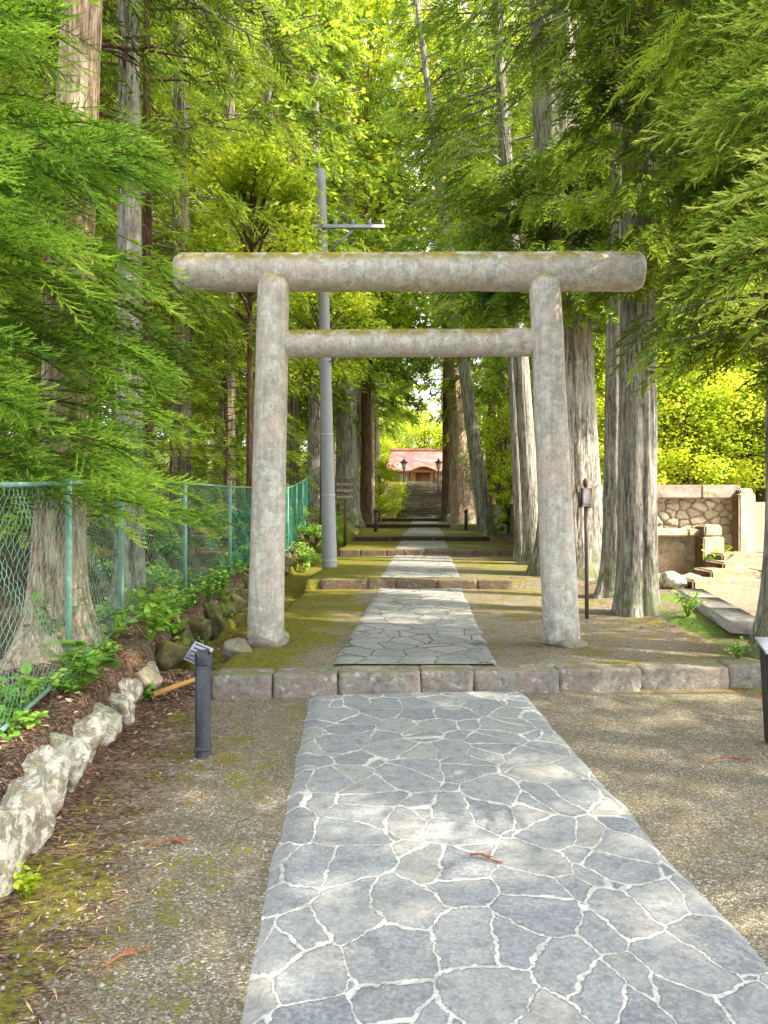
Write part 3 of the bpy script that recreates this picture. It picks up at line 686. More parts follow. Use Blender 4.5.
# ------------------------------------------------------------------ far stairs and shrine
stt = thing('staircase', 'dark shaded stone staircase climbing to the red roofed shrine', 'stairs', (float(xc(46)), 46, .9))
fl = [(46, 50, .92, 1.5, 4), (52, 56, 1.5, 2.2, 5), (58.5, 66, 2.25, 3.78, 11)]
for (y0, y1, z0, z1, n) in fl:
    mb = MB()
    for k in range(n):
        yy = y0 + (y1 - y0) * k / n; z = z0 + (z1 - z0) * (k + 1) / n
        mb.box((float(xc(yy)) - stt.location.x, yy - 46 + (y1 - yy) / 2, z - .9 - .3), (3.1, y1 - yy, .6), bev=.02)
    mb.build('flight', M['dark_shade_stone'], stt)
for y0, y1, z in ((49.9, 52.05, 1.493), (55.9, 58.55, 2.19)):
    mb = MB(); mb.box((float(xc(y0)) - stt.location.x, (y0 + y1) / 2 - 46, z - .9 - .2), (3.0, y1 - y0, .4)); mb.build('landing', M['kerb'], stt)
sx = at(423, 95)
sh = thing('shrine_hall', 'shrine hall with broad pinkish red roof above the far stairs', 'shrine', (sx, 95, 3.8))
mb = MB(); mb.box((0, 2, .15), (8.4, 7, .6), bev=.03); mb.build('platform', M['slab'], sh)
mb = MB(); mb.box((0, 2.6, 1.5), (6.6, 4.6, 2.4)); mb.build('wall', M['shrine_wall'], sh)
for k in (-3.3, -1.5, 1.5, 3.3):
    mb = MB(); mb.tube([(k, .1, .4), (k, .1, 2.35)], .13, 12); mb.build('column', M['shrine_dark'], sh, True)
mb = MB(); mb.box((0, .1, 2.2), (7.2, .2, .22)); mb.build('beam', M['shrine_wall'], sh)
for k in (-2.4, 2.4):
    mb = MB(); mb.box((k, .28, 1.4), (1.3, .06, 1.5)); w_ = mb.build('shutter', M['plaster'], sh)
    mb = MB()
    for q in range(5): mb.box((k - .5 + q * .25, .235, 1.4), (.04, .03, 1.5))
    mb.build('lattice', M['shrine_dark'], w_)
mb = MB(); mb.box((0, .28, 1.25), (1.8, .06, 1.7)); mb.build('door', M['shrine_dark'], sh)
mb = MB(); u = np.linspace(0, 1, 14); v_ = np.linspace(-1, 1, 40)     # hipped sagging roof
for sg in (-1, 1):
    U, V = np.meshgrid(u, v_, indexing='ij'); z = 5.0 - 2.75 * (U ** .8) + .22 * (np.abs(V) ** 4) * U
    xw = 3.9 + .75 * U; mb.grid(np.stack([V * xw, 2.4 + sg * (-3.6 * U), z], -1), flip=(sg > 0))
    mb.grid(np.stack([V * xw, 2.4 + sg * (-3.6 * U), z - .12], -1), flip=(sg < 0))
for sg in (-1, 1):
    mb.add([(sg * 3.85, 2.4, 4.9), (sg * 4.5, -1.1, 2.3), (sg * 4.5, 5.9, 2.3)], [(0, 1, 2)])
roof = mb.build('roof', M['roof'], sh, True)
mb = MB(); mb.box((0, 2.4, 5.08), (8.2, .4, .3), bev=.04); mb.build('ridge', M['shrine_dark'], roof)
mb = MB(); a = np.linspace(-1, 1, 24); 
V0 = np.stack([a * 1.7, -1.5 + 0 * a, 2.3 + .55 * np.cos(a * math.pi / 2) ** 1.3], -1); V1 = V0 + (0, 2.6, .25)
mb.grid(np.stack([V0, V1], 1)); mb.grid(np.stack([V0 - (0, 0, .14), V1 - (0, 0, .14)], 1), flip=True); mb.grid(np.stack([V0, V0 - (0, 0, .14)], 1), flip=True); mb.build('porch_roof', M['shrine_wall'], sh, True)
for k in (-1.45, 1.45):
    mb = MB(); mb.box((k, -1.2, 1.35), (.16, .16, 1.9)); mb.build('porch_column', M['shrine_dark'], sh)
for px, d, l in ((404, 60, 'old style lantern on a pole left of the distant stairs'), (438.5, 60, 'old style lantern on a pole right of the distant stairs')):
    x = at(px, d); zb = 2.2; zt = hz(458, d)
    t = thing('street_lamp', l, 'street lamp', (x, d, zb)); h = zt - zb
    mb = MB(); mb.tube([(0, 0, -.3), (0, 0, h - .9)], .06, 10); mb.build('pole', M['black'], t, True)
    mb = MB(); mb.tube([(0, 0, h - .9), (0, 0, h - .8), (0, 0, h - .4)], [.1, .17, .25], 6); mb.build('lantern', M['lampglass'], t)
    mb = MB(); mb.tube([(0, 0, h - .4), (0, 0, h - .36), (0, 0, h - .15), (0, 0, h)], [.36, .36, .1, .03], 6); mb.build('lamp_roof', M['black'], t)

# ------------------------------------------------------------------ foliage templates
def tpl_needle(seed=0, twigs=13, L=.42, needles=12):
    r = np.random.default_rng(seed); mb = MB()
    def twig(p, d, up, l, w):
        n = 5; t = np.linspace(0, 1, n); pts = p + d * (l * t)[:, None] + up * (.28 * l * t ** 2)[:, None]
        mb.tube(pts, np.linspace(w, w * .35, n), 3, cap=False, tint=-.06)
        T = np.gradient(pts, axis=0); T /= np.linalg.norm(T, axis=1)[:, None]
        for k in range(int(needles * l / .13)):
            q = (k + r.random() * .8) / (needles * l / .13); i = min(n - 1, int(q * (n - 1) + .5)); b = pts[0] * 0 + np.array([np.interp(q, t, pts[:, c]) for c in range(3)])
            a = r.uniform(0, 2 * math.pi); s1 = np.cross(T[i], up); s1 /= np.linalg.norm(s1) + 1e-6; s2 = np.cross(s1, T[i])
            o = s1 * math.cos(a) + s2 * math.sin(a); nl = .03 * (1.1 - .35 * q)
            e = b + T[i] * nl * 1.0 + o * nl * .62; sd = np.cross(o, T[i]) * .0042
            mb.add([b - sd, b + sd, e], [(0, 1, 2, 2)], tint=.02 + .22 * q)
    ax = lambda s_: np.array([s_, 0, .10 * s_ - .45 * s_ * s_])
    mb.tube([ax(0), ax(L * .5), ax(L)], [.006, .004, .002], 3, cap=False, tint=-.2)
    up = np.array([0, 0, 1.])
    for k in range(twigs):
        s_ = L * (.12 + .88 * k / (twigs - 1)); sg = 1 if k % 2 else -1
        a = R(r.uniform(38, 58)) * (1 - .55 * (k / (twigs - 1)) ** 3); l = (.15 - .05 * k / twigs) * r.uniform(.75, 1.2)
        if k == twigs - 1: a = 0
        d = np.array([math.cos(a), sg * math.sin(a), r.uniform(-.3, .1)]); d /= np.linalg.norm(d)
        twig(ax(s_), d, up, l, .0045)
    V = np.vstack(mb.v); Fc = np.vstack(mb.f); return V, Fc, np.concatenate(mb.t)
def tpl_frond(seed, n=14, L=1.0, w=.035, tl=.34):
    r = np.random.default_rng(seed); V = []; Fc = []; T = []
    for k in range(n):
        s_ = L * (.1 + .8 * k / (n - 1)); sg = 1 if k % 2 else -1; a = R(r.uniform(25, 60)); l = tl * (1 - .45 * k / n) * r.uniform(.7, 1.3)
        b = np.array([s_, 0, .1 * s_ - .42 * s_ * s_]); d = np.array([math.cos(a), sg * math.sin(a), r.uniform(-.55, .25)]); d /= np.linalg.norm(d)
        sd = np.cross(d, r.normal(size=3)); sd /= np.linalg.norm(sd); i = len(V)
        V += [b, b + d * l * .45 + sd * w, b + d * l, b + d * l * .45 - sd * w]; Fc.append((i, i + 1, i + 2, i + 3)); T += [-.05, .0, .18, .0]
    return np.array(V), np.array(Fc), np.array(T)
NEEDLE = [tpl_needle(s) for s in range(3)]
FROND = [tpl_frond(s, 22, 1.0, .022, .33) for s in range(3)]
FARF = [tpl_frond(s + 5, 14, 1.0, .042, .38) for s in range(3)]

def frames(d, roll):
    d = d / np.linalg.norm(d, axis=1)[:, None]; up = np.tile([0, 0, 1.], (len(d), 1)); s_ = np.cross(up, d); s_ /= np.linalg.norm(s_, axis=1)[:, None] + 1e-6
    u = np.cross(d, s_); c, sn = np.cos(roll)[:, None], np.sin(roll)[:, None]
    return np.stack([d, s_ * c + u * sn, u * c - s_ * sn], -1)
def branch_fronds(mb, r, p0, az, L, up0, droop, nf, size, tpls, tint0=.45, spread=.42, wood=None, wr=.02, start=.22, tv=.16, hang=.25):
    s_ = L * (start + (1 - start) * r.random(nf) ** .8); s_[-1] = L
    dr = np.array([math.cos(az), math.sin(az), 0]); sd = np.array([-dr[1], dr[0], 0])
    lat = (r.uniform(-1, 1, nf)) * spread * (L - s_ + .12 * L)
    P = p0 + dr * s_[:, None] + sd * lat[:, None]; P[:, 2] += up0 * s_ - droop * s_ ** 2 - .25 * np.abs(lat) ** 1.5 + r.normal(0, .05 + .02 * L, nf)
    slope = up0 - 2 * droop * s_
    ang = np.sign(lat) * r.uniform(.15, 1.0, nf) * (1 - .6 * (s_ / L) ** 3)
    D = dr * np.cos(ang)[:, None] + sd * np.sin(ang)[:, None]; D[:, 2] += slope - hang + r.normal(0, .18, nf)
    sz = size * r.uniform(.7, 1.25, nf); Fm = frames(D, r.normal(0, .5, nf)) * sz[:, None, None]
    ti = tint0 + r.normal(0, tv, nf) + .15 * (s_ / L - .6)  # tint drops toward the trunk, painting the inner shade of the crown
    pick = r.integers(0, len(tpls), nf)
    for k, (tv_, tf, tt_) in enumerate(tpls):
        m_ = pick == k
        if m_.any(): mb.stamp(tv_, tf, Fm[m_], P[m_], ti[m_], tt_)
    if wood is not None:
        t = np.linspace(0, 1, 6) * L; Q = p0 + dr * t[:, None]; Q[:, 2] += up0 * t - droop * t ** 2 - .01
        wood.tube(Q, np.linspace(wr, wr * .25, 6), 5, cap=False)
        if size < .6 and L > 1:
            for q in range(4):
                tt = L * (.3 + .16 * q); b = p0 + dr * tt; b = b + np.array([0, 0, up0 * tt - droop * tt * tt]); sg = 1 if q % 2 else -1
                e = b + (dr * .7 + sd * sg * .6) * (L - tt) * .7 + np.array([0, 0, -.08]); wood.tube([b, (b + e) / 2 + (0, 0, .02), e], [wr * .5, wr * .35, wr * .12], 4, cap=False)

def trunk_mb(H, r0, lean=(0, 0), flare=.5, seed=0, seg=40, rings=None, taper=.75, bend=0):
    mb = MB(); n = rings or 60; z = np.concatenate([np.linspace(-.3, 1.4, n // 3), np.linspace(1.4, H, n - n // 3 + 1)[1:]])
    th = np.arange(seg) / seg * 2 * math.pi; Zg, Tg = np.meshgrid(z, th, indexing='ij')
    rad = r0 * (1 - taper * np.clip(Zg, 0, H) / H)
    cs = np.stack([np.cos(Tg) * 2.2 + seed, np.sin(Tg) * 2.2, Zg * .12], -1).reshape(-1, 3); lob = vnoise(cs, seed).reshape(Zg.shape)
    fine = fbm(np.stack([np.cos(Tg) * 9, np.sin(Tg) * 9, Zg * .45], -1).reshape(-1, 3), 3, seed + 5).reshape(Zg.shape)
    rad = rad * (1 + flare * (.35 + 1.3 * lob) * np.exp(-np.clip(Zg, -.2, 99) / (.9 * r0 + .12)) + .16 * (lob - .5) + .2 * (fine - .5))
    x = lean[0] * Zg + bend * np.sin(Zg / H * 6) + rad * np.cos(Tg); y = lean[1] * Zg + rad * np.sin(Tg)
    V = np.stack([x, y, Zg], -1); V = np.concatenate([V, V[:, :1]], 1); mb.grid(V, flip=True); return mb

def crown(seed, H, z0, Rr, nb, nf, size, tpls, top=1.0, tint0=.45, lean=(0, 0), azr=None, prof=.8, droop=.06, wood=None, up=.08, minr=.25, wr=.03, hang=.25, extra=()):
    r = np.random.default_rng(seed); mb = MB()
    for k in range(nb):
        q = (k + r.random()) / nb; z = z0 + (H - z0) * q
        L = Rr * (minr + (1 - minr) * (1 - q) ** prof) * r.uniform(.7, 1.12); az = r.uniform(0, 2 * math.pi) if azr is None else r.uniform(*azr)
        branch_fronds(mb, r, np.array([lean[0] * z, lean[1] * z, z]), az, L, up + r.uniform(-.1, .12), droop * r.uniform(.6, 1.5), max(4, int(nf * (L / Rr) ** .8)), size, tpls, tint0 + r.normal(0, .08), wood=wood, wr=wr, hang=hang)
    for (za, zb, n, L0, *ar) in extra:
        for k in range(n):
            z = za + (zb - za) * (k + r.random()) / n
            branch_fronds(mb, r, np.array([lean[0] * z, lean[1] * z, z]), R(r.uniform(*(ar or (-200, 20)))), L0 * r.uniform(.6, 1.1), r.uniform(-.1, .15), droop * r.uniform(.8, 1.8), int(nf * 1.2), size, tpls, tint0 + r.normal(0, .1), wood=wood, wr=.02, hang=hang + .1)
    return mb
def leafcloud(mb, r, c, rad, n, size, tint0=.5, flat=.55):
    d = r.normal(size=(n, 3)); d /= np.linalg.norm(d, axis=1)[:, None]; P = np.array(c) + d * (np.array([rad, rad, rad * flat]) * (r.random((n, 1)) ** .45))
    D = r.normal(size=(n, 3)) * np.array([1, 1, .35]); D[:, 2] -= .25
    tv_ = np.array([(0, 0, 0), (.5, .33, .04), (1, 0, -.08), (.5, -.33, .04)]); sz = size * r.uniform(.6, 1.3, n)
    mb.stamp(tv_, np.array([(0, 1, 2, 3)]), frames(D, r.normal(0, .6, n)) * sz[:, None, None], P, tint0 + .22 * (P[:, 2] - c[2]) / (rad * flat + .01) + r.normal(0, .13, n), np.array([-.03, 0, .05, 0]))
def broad(seed, H, z0, Rr, blobs, per, size, tint0=.5, wood=None, wb=.55):
    r = np.random.default_rng(seed); mb = MB()
    for k in range(blobs):
        q = r.random(); z = z0 + (H - z0) * q; rr_ = Rr * math.sqrt(max(.08, 1 - (2 * q - .8) ** 2 * .75)) * math.sqrt(r.random()); a = r.uniform(0, 2 * math.pi)
        c = np.array([rr_ * math.cos(a), rr_ * math.sin(a), z]); leafcloud(mb, r, c, Rr * r.uniform(.2, .48), per, size * .85, tint0 + r.normal(0, .12), .7)
        if wood is not None:
            b = np.array([0, 0, max(.3, z * wb)]); wood.tube([b, (b + c) / 2 + (0, 0, .1), c], [.035, .022, .008], 4, cap=False)
    return mb

LABF = {}
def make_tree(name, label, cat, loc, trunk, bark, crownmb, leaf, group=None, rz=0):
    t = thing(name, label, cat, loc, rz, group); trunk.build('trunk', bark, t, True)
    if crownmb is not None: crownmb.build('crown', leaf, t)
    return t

# distinct cedars along the path ------------------------------------------------
def cedar_at(px, d, r0, H, z0, label, bark='bark_grey', lean=(0, 0), seed=0, Rr=3., nb=70, nf=26, size=.5, tpls=None, leaf='leaf_cedar_shaded', flare=.45, tint0=.45, seg=72, **kw):
    x = at(px, d); z = g1(x, d); tr = trunk_mb(H, r0, lean, flare, seed, seg); cr = crown(seed + 50, H, z0, Rr, nb, nf, size, tpls or FROND, lean=lean, wood=tr, tint0=tint0, **kw)
    return make_tree('cedar_tree', label, 'cedar tree', (x, d, z), tr, M[bark], cr, M[leaf])
cedar_at(576, 13.5, .53, 24, 9.4, 'huge fluted cedar trunk directly behind the right gateway pillar', lean=(-.046, 0), seed=11, Rr=3.2, nb=90, nf=30, size=.55, extra=((4.4, 7.2, 62, 2.1, -170, 0),))
cedar_at(637, 9.6, .25, 21, 7.6, 'straight grey cedar trunk right of the thin marker pole', lean=(.003, 0), seed=12, leaf='leaf_mid', Rr=2.4, nb=120, nf=28, size=.42, flare=.3, extra=((3.9, 9.5, 100, 1.35, -150, 40),))
cedar_at(616, 11.3, .20, 17, 5, 'narrow grey cedar trunk half hidden behind the straight trunk by the marker pole', lean=(.01, 0), seed=13, Rr=1.8, nb=40, nf=20)
cedar_at(800, 7.0, .29, 22, 6.0, 'cedar trunk with spreading mossy root at the right picture edge', lean=(.0, 0), seed=14, leaf='leaf_mid', Rr=3.0, nb=120, nf=28, size=.42, flare=.5, extra=((2.6, 6, 60, 1.75, -165, -50),))
cedar_at(524, 17, .17, 17, 6, 'slim grey trunk leaning left, just left of the right gateway pillar', lean=(-.05, 0), seed=15, Rr=2.4, nb=70, nf=24, flare=.3)
cedar_at(535, 16, .19, 16, 6, 'slim trunk partly hidden by the right gateway pillar', lean=(-.07, 0), seed=16, Rr=2.2, nb=60, nf=22, flare=.5)
cedar_at(486, 25, .25, 18, 5, 'pale grey trunk leaning left at the right end of the fourth step', lean=(-.13, 0), seed=17, Rr=2.6, nb=60, nf=24, size=.6)
cedar_at(464, 37, .5, 26, 8, 'massive pale trunk beside the dark brown trunk, right of the path', bark='bark_tan', lean=(-.07, 0), seed=18, Rr=3.6, nb=80, nf=24, size=.8, tpls=FARF)
cedar_at(448, 43, .36, 27, 7, 'straight dark reddish brown cedar trunk right of the far stairs', bark='bark_brown', seed=19, Rr=3.4, nb=80, nf=22, size=.85, tpls=FARF)
cedar_at(52, 6.35, .2, 18, 6.2, 'sunlit tan cedar trunk right behind the wire fence', bark='bark_tan', lean=(.047, 0), seed=20, Rr=2.4, nb=60, nf=22, flare=.9)
cedar_at(130, 8.6, .155, 17, 6.8, 'straight grey brown cedar trunk behind the wire fence', bark='bark_grey', lean=(.0, 0), seed=21, Rr=2.2, nb=60, nf=22, flare=.4)
cedar_at(147, 12.5, .1, 15, 7.5, 'slim reddish trunk just behind the straight grey brown one', bark='bark_brown', seed=22, Rr=1.8, nb=40, nf=18)
cedar_at(316, 30, .33, 20, 7, 'pale trunk between the fence end and the utility pole', seed=23, Rr=2.6, nb=60, nf=20, size=.7, tpls=FARF)
cedar_at(347, 33, .5, 25, 7, 'broad pale trunk behind the brown signboard', seed=24, Rr=3.2, nb=70, nf=20, size=.8, tpls=FARF)
cedar_at(371, 38, .2, 22, 8, 'slim yellow lit trunk left of the path just past the signboard', bark='bark_tan', seed=25, Rr=2.6, nb=60, nf=20, size=.8, tpls=FARF)
cedar_at(357, 45, .36, 25, 8, 'dark brown trunk between the signboard and the slim yellow lit trunk', bark='bark_brown', seed=26, Rr=3, nb=60, nf=20, size=.85, tpls=FARF)

cedar_at(46, 7.3, .05, 9, 4.9, 'slender dark stem with bare side branches at the upper left', bark='bark_brown', seed=27, Rr=1.5, nb=26, nf=14, size=.45)
# foreground trees whose sprays hang into view ------------------------------------
def near_tree(label, loc, r0, H, specs, seed, upper, leaf='leaf_near', sz=1.0):
    tr = trunk_mb(H, r0, (0, 0), .4, seed, 32); r = np.random.default_rng(seed); mb = MB()
    for (z, az, L, up0, droop, nf) in specs:
        branch_fronds(mb, r, np.array([0, 0, z]), R(az), L, up0, droop, nf, sz * r.uniform(.85, 1.15), NEEDLE, .5 + r.normal(0, .06), spread=.38, wood=tr, wr=.018, start=.3, tv=.13, hang=.15)
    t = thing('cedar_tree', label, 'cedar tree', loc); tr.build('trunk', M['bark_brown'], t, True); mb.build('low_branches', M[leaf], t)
    crown(seed + 9, H, upper[0], upper[1], upper[2], 24, .5, FROND, wood=None).build('crown', M['leaf_cedar_shaded'], t)
    return t
r_ = random.Random(5)
specs = []
for k in range(46):
    z = 1.25 + 3.9 * k / 46 + r_.uniform(-.1, .1); L = (2.45 if z < 3.0 else 2.45 - .5 * (z - 3.0)) * r_.uniform(.72, 1.0)
    specs.append((z, r_.uniform(-75, 42), L, r_.uniform(.0, .2), r_.uniform(.03, .09), int(36 * L / 2)))
near_tree('young bright green cedar whose sprays cover the fence at the left edge', (-3.85, 5.3, g1(-3.85, 5.3)), .11, 10, specs, 31, (5.6, 1.8, 36))
specs = []
for k in range(34):
    z = 2.75 + 2.7 * k / 34 + r_.uniform(-.1, .1); L = (2.5 - .18 * (z - 2.7)) * r_.uniform(.7, 1.03)
    specs.append((z, r_.uniform(140, 235), L * (.8 if z > 3.7 else .66), r_.uniform(-.02, .16), r_.uniform(.03, .09), int(19 * L / 2)))
near_tree('near cedar whose pale green sprays hang in at the upper right corner', (3.95, 4.1, g1(3.95, 4.1)), .16, 15, specs, 32, (5.4, 3.4, 110), 'leaf_pale', 1.3)

# forest ------------------------------------------------------------------------
pro = []
def proto(kind, seed):
    r = random.Random(seed)
    if kind == 'mid':
        tr = trunk_mb(22, .26, (r.uniform(-.01, .01), 0), .4, seed, 20, 36); cr = crown(seed, 22, 4.2, 3.1, 120, 24, .62, FROND, wood=tr, tint0=.5)
    elif kind == 'far':
        tr = trunk_mb(27, .32, (0, 0), .4, seed, 14, 24); cr = crown(seed, 27, 4.5, 3.6, 95, 17, .95, FARF, wood=tr, tint0=.5, wr=.04)
    elif kind == 'young':
        tr = trunk_mb(8.5, .08, (0, 0), .3, seed, 10, 20); cr = crown(seed, 8.5, .7, 1.9, 90, 18, .5, FROND, wood=tr, tint0=.48, wr=.015)
    return tr, cr
def scatter(kind, n_proto, spots, name, label, cat, group, bark, leaf, sc=(.85, 1.15)):
    protos = [None] * n_proto; r = random.Random(len(spots) + n_proto)
    for i, (x, y) in enumerate(spots):
        k = i % n_proto; s_ = r.uniform(*sc); z = g1(x, y)
        if protos[k] is None:
            if kind.startswith('broad'):
                tr = trunk_mb(3.5, .07, (0, 0), .3, k, 10, 16, .8); cr = broad(k + 70, 4.6, .9, 1.9, 46, 190, .13, .5, wood=tr)
            elif kind == 'bush':
                tr = trunk_mb(.5, .02, (0, 0), .2, k, 6, 6); cr = broad(k + 90, 1.1, .1, .6, 18, 110, .085, .5, wood=tr)
            else: tr, cr = proto(kind, 300 + 10 * k + len(kind))
            t = make_tree(name, label, cat, (x, y, z), tr, M[bark], cr, M[leaf], group); t.scale = (s_,) * 3; t.rotation_euler.z = r.uniform(0, 6.28); protos[k] = t
        else:
            t = dup(protos[k], (x, y, z), r.uniform(0, 6.28), s_, label, cat, group)
fr = random.Random(21)
def jit(lst, a=.8): return [(x + fr.uniform(-a, a), y + fr.uniform(-a, a)) for x, y in lst]
leftmid = jit([(-6.5, 9), (-5.2, 12.5), (-8, 13), (-4.6, 16.5), (-7.2, 17.5), (-10, 16), (-4.2, 20.5), (-6.8, 21.5), (-9.5, 21)], .4)
rightmid = jit([(6.8, 20.5), (8.8, 24.5), (6.0, 24.5), (11, 20.5), (5.2, 20.5), (9.5, 18.5), (7.6, 28)], .3)
scatter('mid', 3, leftmid, 'cedar_tree', 'tall cedar with green crown in the shady wood behind the fence', 'cedar tree', 'cedars in the wood behind the fence', 'bark_far', 'leaf_mid')
scatter('mid', 2, rightmid, 'cedar_tree', 'tall cedar on the terrace above the tan rubble wall', 'cedar tree', 'cedars above the rubble wall', 'bark_far', 'leaf_mid')
scatter('mid', 2, [(5.2, -.9), (8.7, 4.3), (8.6, -1.4), (7.2, -3.9), (12.0, .3)], 'cedar_tree', 'unseen tall cedar added right of the forecourt to shade it', 'cedar tree', 'unseen shade cedars right of the forecourt', 'bark_far', 'leaf_mid')  # unseen cedars added to cast shade on the forecourt
leftfar = [(at(376, 62), 62), (at(371, 82), 82), (at(384, 118), 118)] + jit([(-3.8, 25.5), (-6.4, 27), (-9, 26), (-12, 25), (-4.2, 31), (-7.2, 32), (-10.4, 31), (-14, 31), (-3.6, 37), (-6.6, 38), (-10, 38), (-14, 38), (-18, 36), (-2.5, 44), (-6, 46), (-10, 46), (-15, 46), (-21, 46), (-.5, 53), (-4, 56), (-9, 56), (-14, 56), (-20, 58), (-27, 56), (-1, 68), (-7, 70), (-14, 70), (-23, 70), (-32, 70)], .9)
rightfar = jit([(6.2, 30), (9.6, 31), (13, 30), (17, 29), (6.4, 36), (10, 38), (14, 37), (19, 37), (7.2, 44), (11, 46), (16, 46), (22, 46), (8, 54), (12, 56), (18, 56), (26, 56), (10.5, 66), (15, 70), (23, 70), (32, 70)], .9)
back = jit([(-2, 86), (-9, 88), (-18, 88), (-28, 88), (14, 86), (21, 88), (30, 88), (0, 112), (4.5, 113), (9.5, 112), (15, 110), (-7, 110), (22, 110), (30, 110), (-15, 110), (16.5, 128), (20.5, 134), (12, 138)], 1.2)
scatter('far', 3, leftfar, 'cedar_tree', 'tall cedar deep in the wood on the left of the path', 'cedar tree', 'cedars in the left wood', 'bark_far', 'leaf_mid')
scatter('far', 3, rightfar, 'cedar_tree', 'tall cedar deep in the wood on the right of the path', 'cedar tree', 'cedars in the right wood', 'bark_far', 'leaf_mid')
scatter('far', 2, back, 'cedar_tree', 'tall sunlit cedar on the rise around the shrine', 'cedar tree', 'cedars around the shrine', 'bark_tan', 'leaf_bright', (1.0, 1.3))
young = jit([(-4.0, 10.5), (-5.6, 10.2), (-3.7, 13.8), (-5.8, 14.6), (-3.5, 17.6), (-3.6, 22.5), (-5.4, 24), (-7.5, 11), (-5.2, 19), (-8.6, 15)], .2)
scatter('young', 2, young, 'young_cedar', 'young cedar with foliage down to the ground behind the fence', 'young cedar', 'young cedars behind the fence', 'bark_brown', 'leaf_mid', (.6, .95))
# bright broadleaf trees
bl = [(-.25, 41, .72, 'small yellow green maple beside the lantern left of the far stairs'),
      (4.7, 22.5, .7, 'bright maple glimpsed behind the slim leaning trunks'), (5.2, 33, .9, 'yellow green maple right of the massive pale trunk'), (-4.4, 34, 1.2, 'yellow green maple deep behind the signboard')]
for i, (px, d, za, zb, rr_, l) in enumerate([(250, 14.2, 5.3, 7.5, 1.35, 'bright yellow green maple whose top shows above the left end of the top beam'), (322, 22, 5.4, 8.6, 1.9, 'bright maple whose crown shows between the two beams behind the utility pole')]):
    x = at(px, d); tr = trunk_mb(za, .08, (0, 0), .3, 5 + i, 12, 20, .5); cr = broad(170 + i, zb, za - .6, rr_, 40, 200, .12, .6, wood=tr, wb=.86)
    make_tree('maple_tree', l, 'maple tree', (x, d, g1(x, d)), tr, M['bark_brown'], cr, M['leaf_bright'])
for i, (px, d, zt_, rr_, l) in enumerate([(366, 36, 27, 5.2, 'tall broadleaf tree with bright yellow green crown high over the left of the path'), (492, 46, 33, 5.5, 'tall broadleaf tree with yellow green crown high over the right of the path'), (330, 52, 34, 6, 'tall yellow green broadleaf tree far behind the utility pole')]):
    x = at(px, d); tr = trunk_mb(zt_ * .75, .28, (0, 0), .3, 8 + i, 16, 24, .7); cr = broad(270 + i, zt_, 8.5 + 2 * i, rr_, 130, 150, .34, .52, wood=tr, wb=.75)
    make_tree('broadleaf_tree', l, 'broadleaf tree', (x, d, g1(x, d)), tr, M['bark_brown'], cr, M['leaf_bright'])
bl2 = [(5.4, 17.6, .72), (7.0, 17.8, .8), (8.6, 18.0, .75), (10.2, 18.2, .85), (6.2, 19.4, 1.0), (8.0, 19.6, 1.0), (10.6, 20.4, 1.1), (12.6, 19.4, 1.1), (7.4, 22.5, 1.3), (12, 23, 1.5), (4.6, 18.5, .6)]
tr = trunk_mb(3.5, .07, (0, 0), .3, 3, 10, 16, .8); cr = broad(77, 4.6, .9, 1.9, 56, 210, .13, .52, wood=tr); P0 = None
for i, (x, y, s_, l) in enumerate(bl):
    if P0 is None: P0 = make_tree('maple_tree', l, 'maple tree', (x, y, g1(x, y)), tr, M['bark_brown'], cr, M['leaf_bright']); P0.scale = (s_, s_, s_ * 1.0)
    else: dup(P0, (x, y, g1(x, y)), i * 1.7, s_, l, 'maple tree')
for i, (x, y, s_) in enumerate(bl2):
    dup(P0, (x, y, g1(x, y) - .5 * s_), i * 2.3, s_, 'sunlit yellow green leafy shrub growing above the rubble wall', 'shrub', 'sunlit shrubs above the rubble wall')
P0.location.z -= .0

for i, (px, d, s_) in enumerate([(396, 104, 2.3), (424, 106, 2.5), (452, 104, 2.3), (375, 100, 2.0)]):
    dup(P0, (at(px, d), d, g1(at(px, d), d) - 1), i * 1.9, s_, 'leafy yellow green tree close behind the shrine roof', 'maple tree', 'leafy trees close behind the shrine')
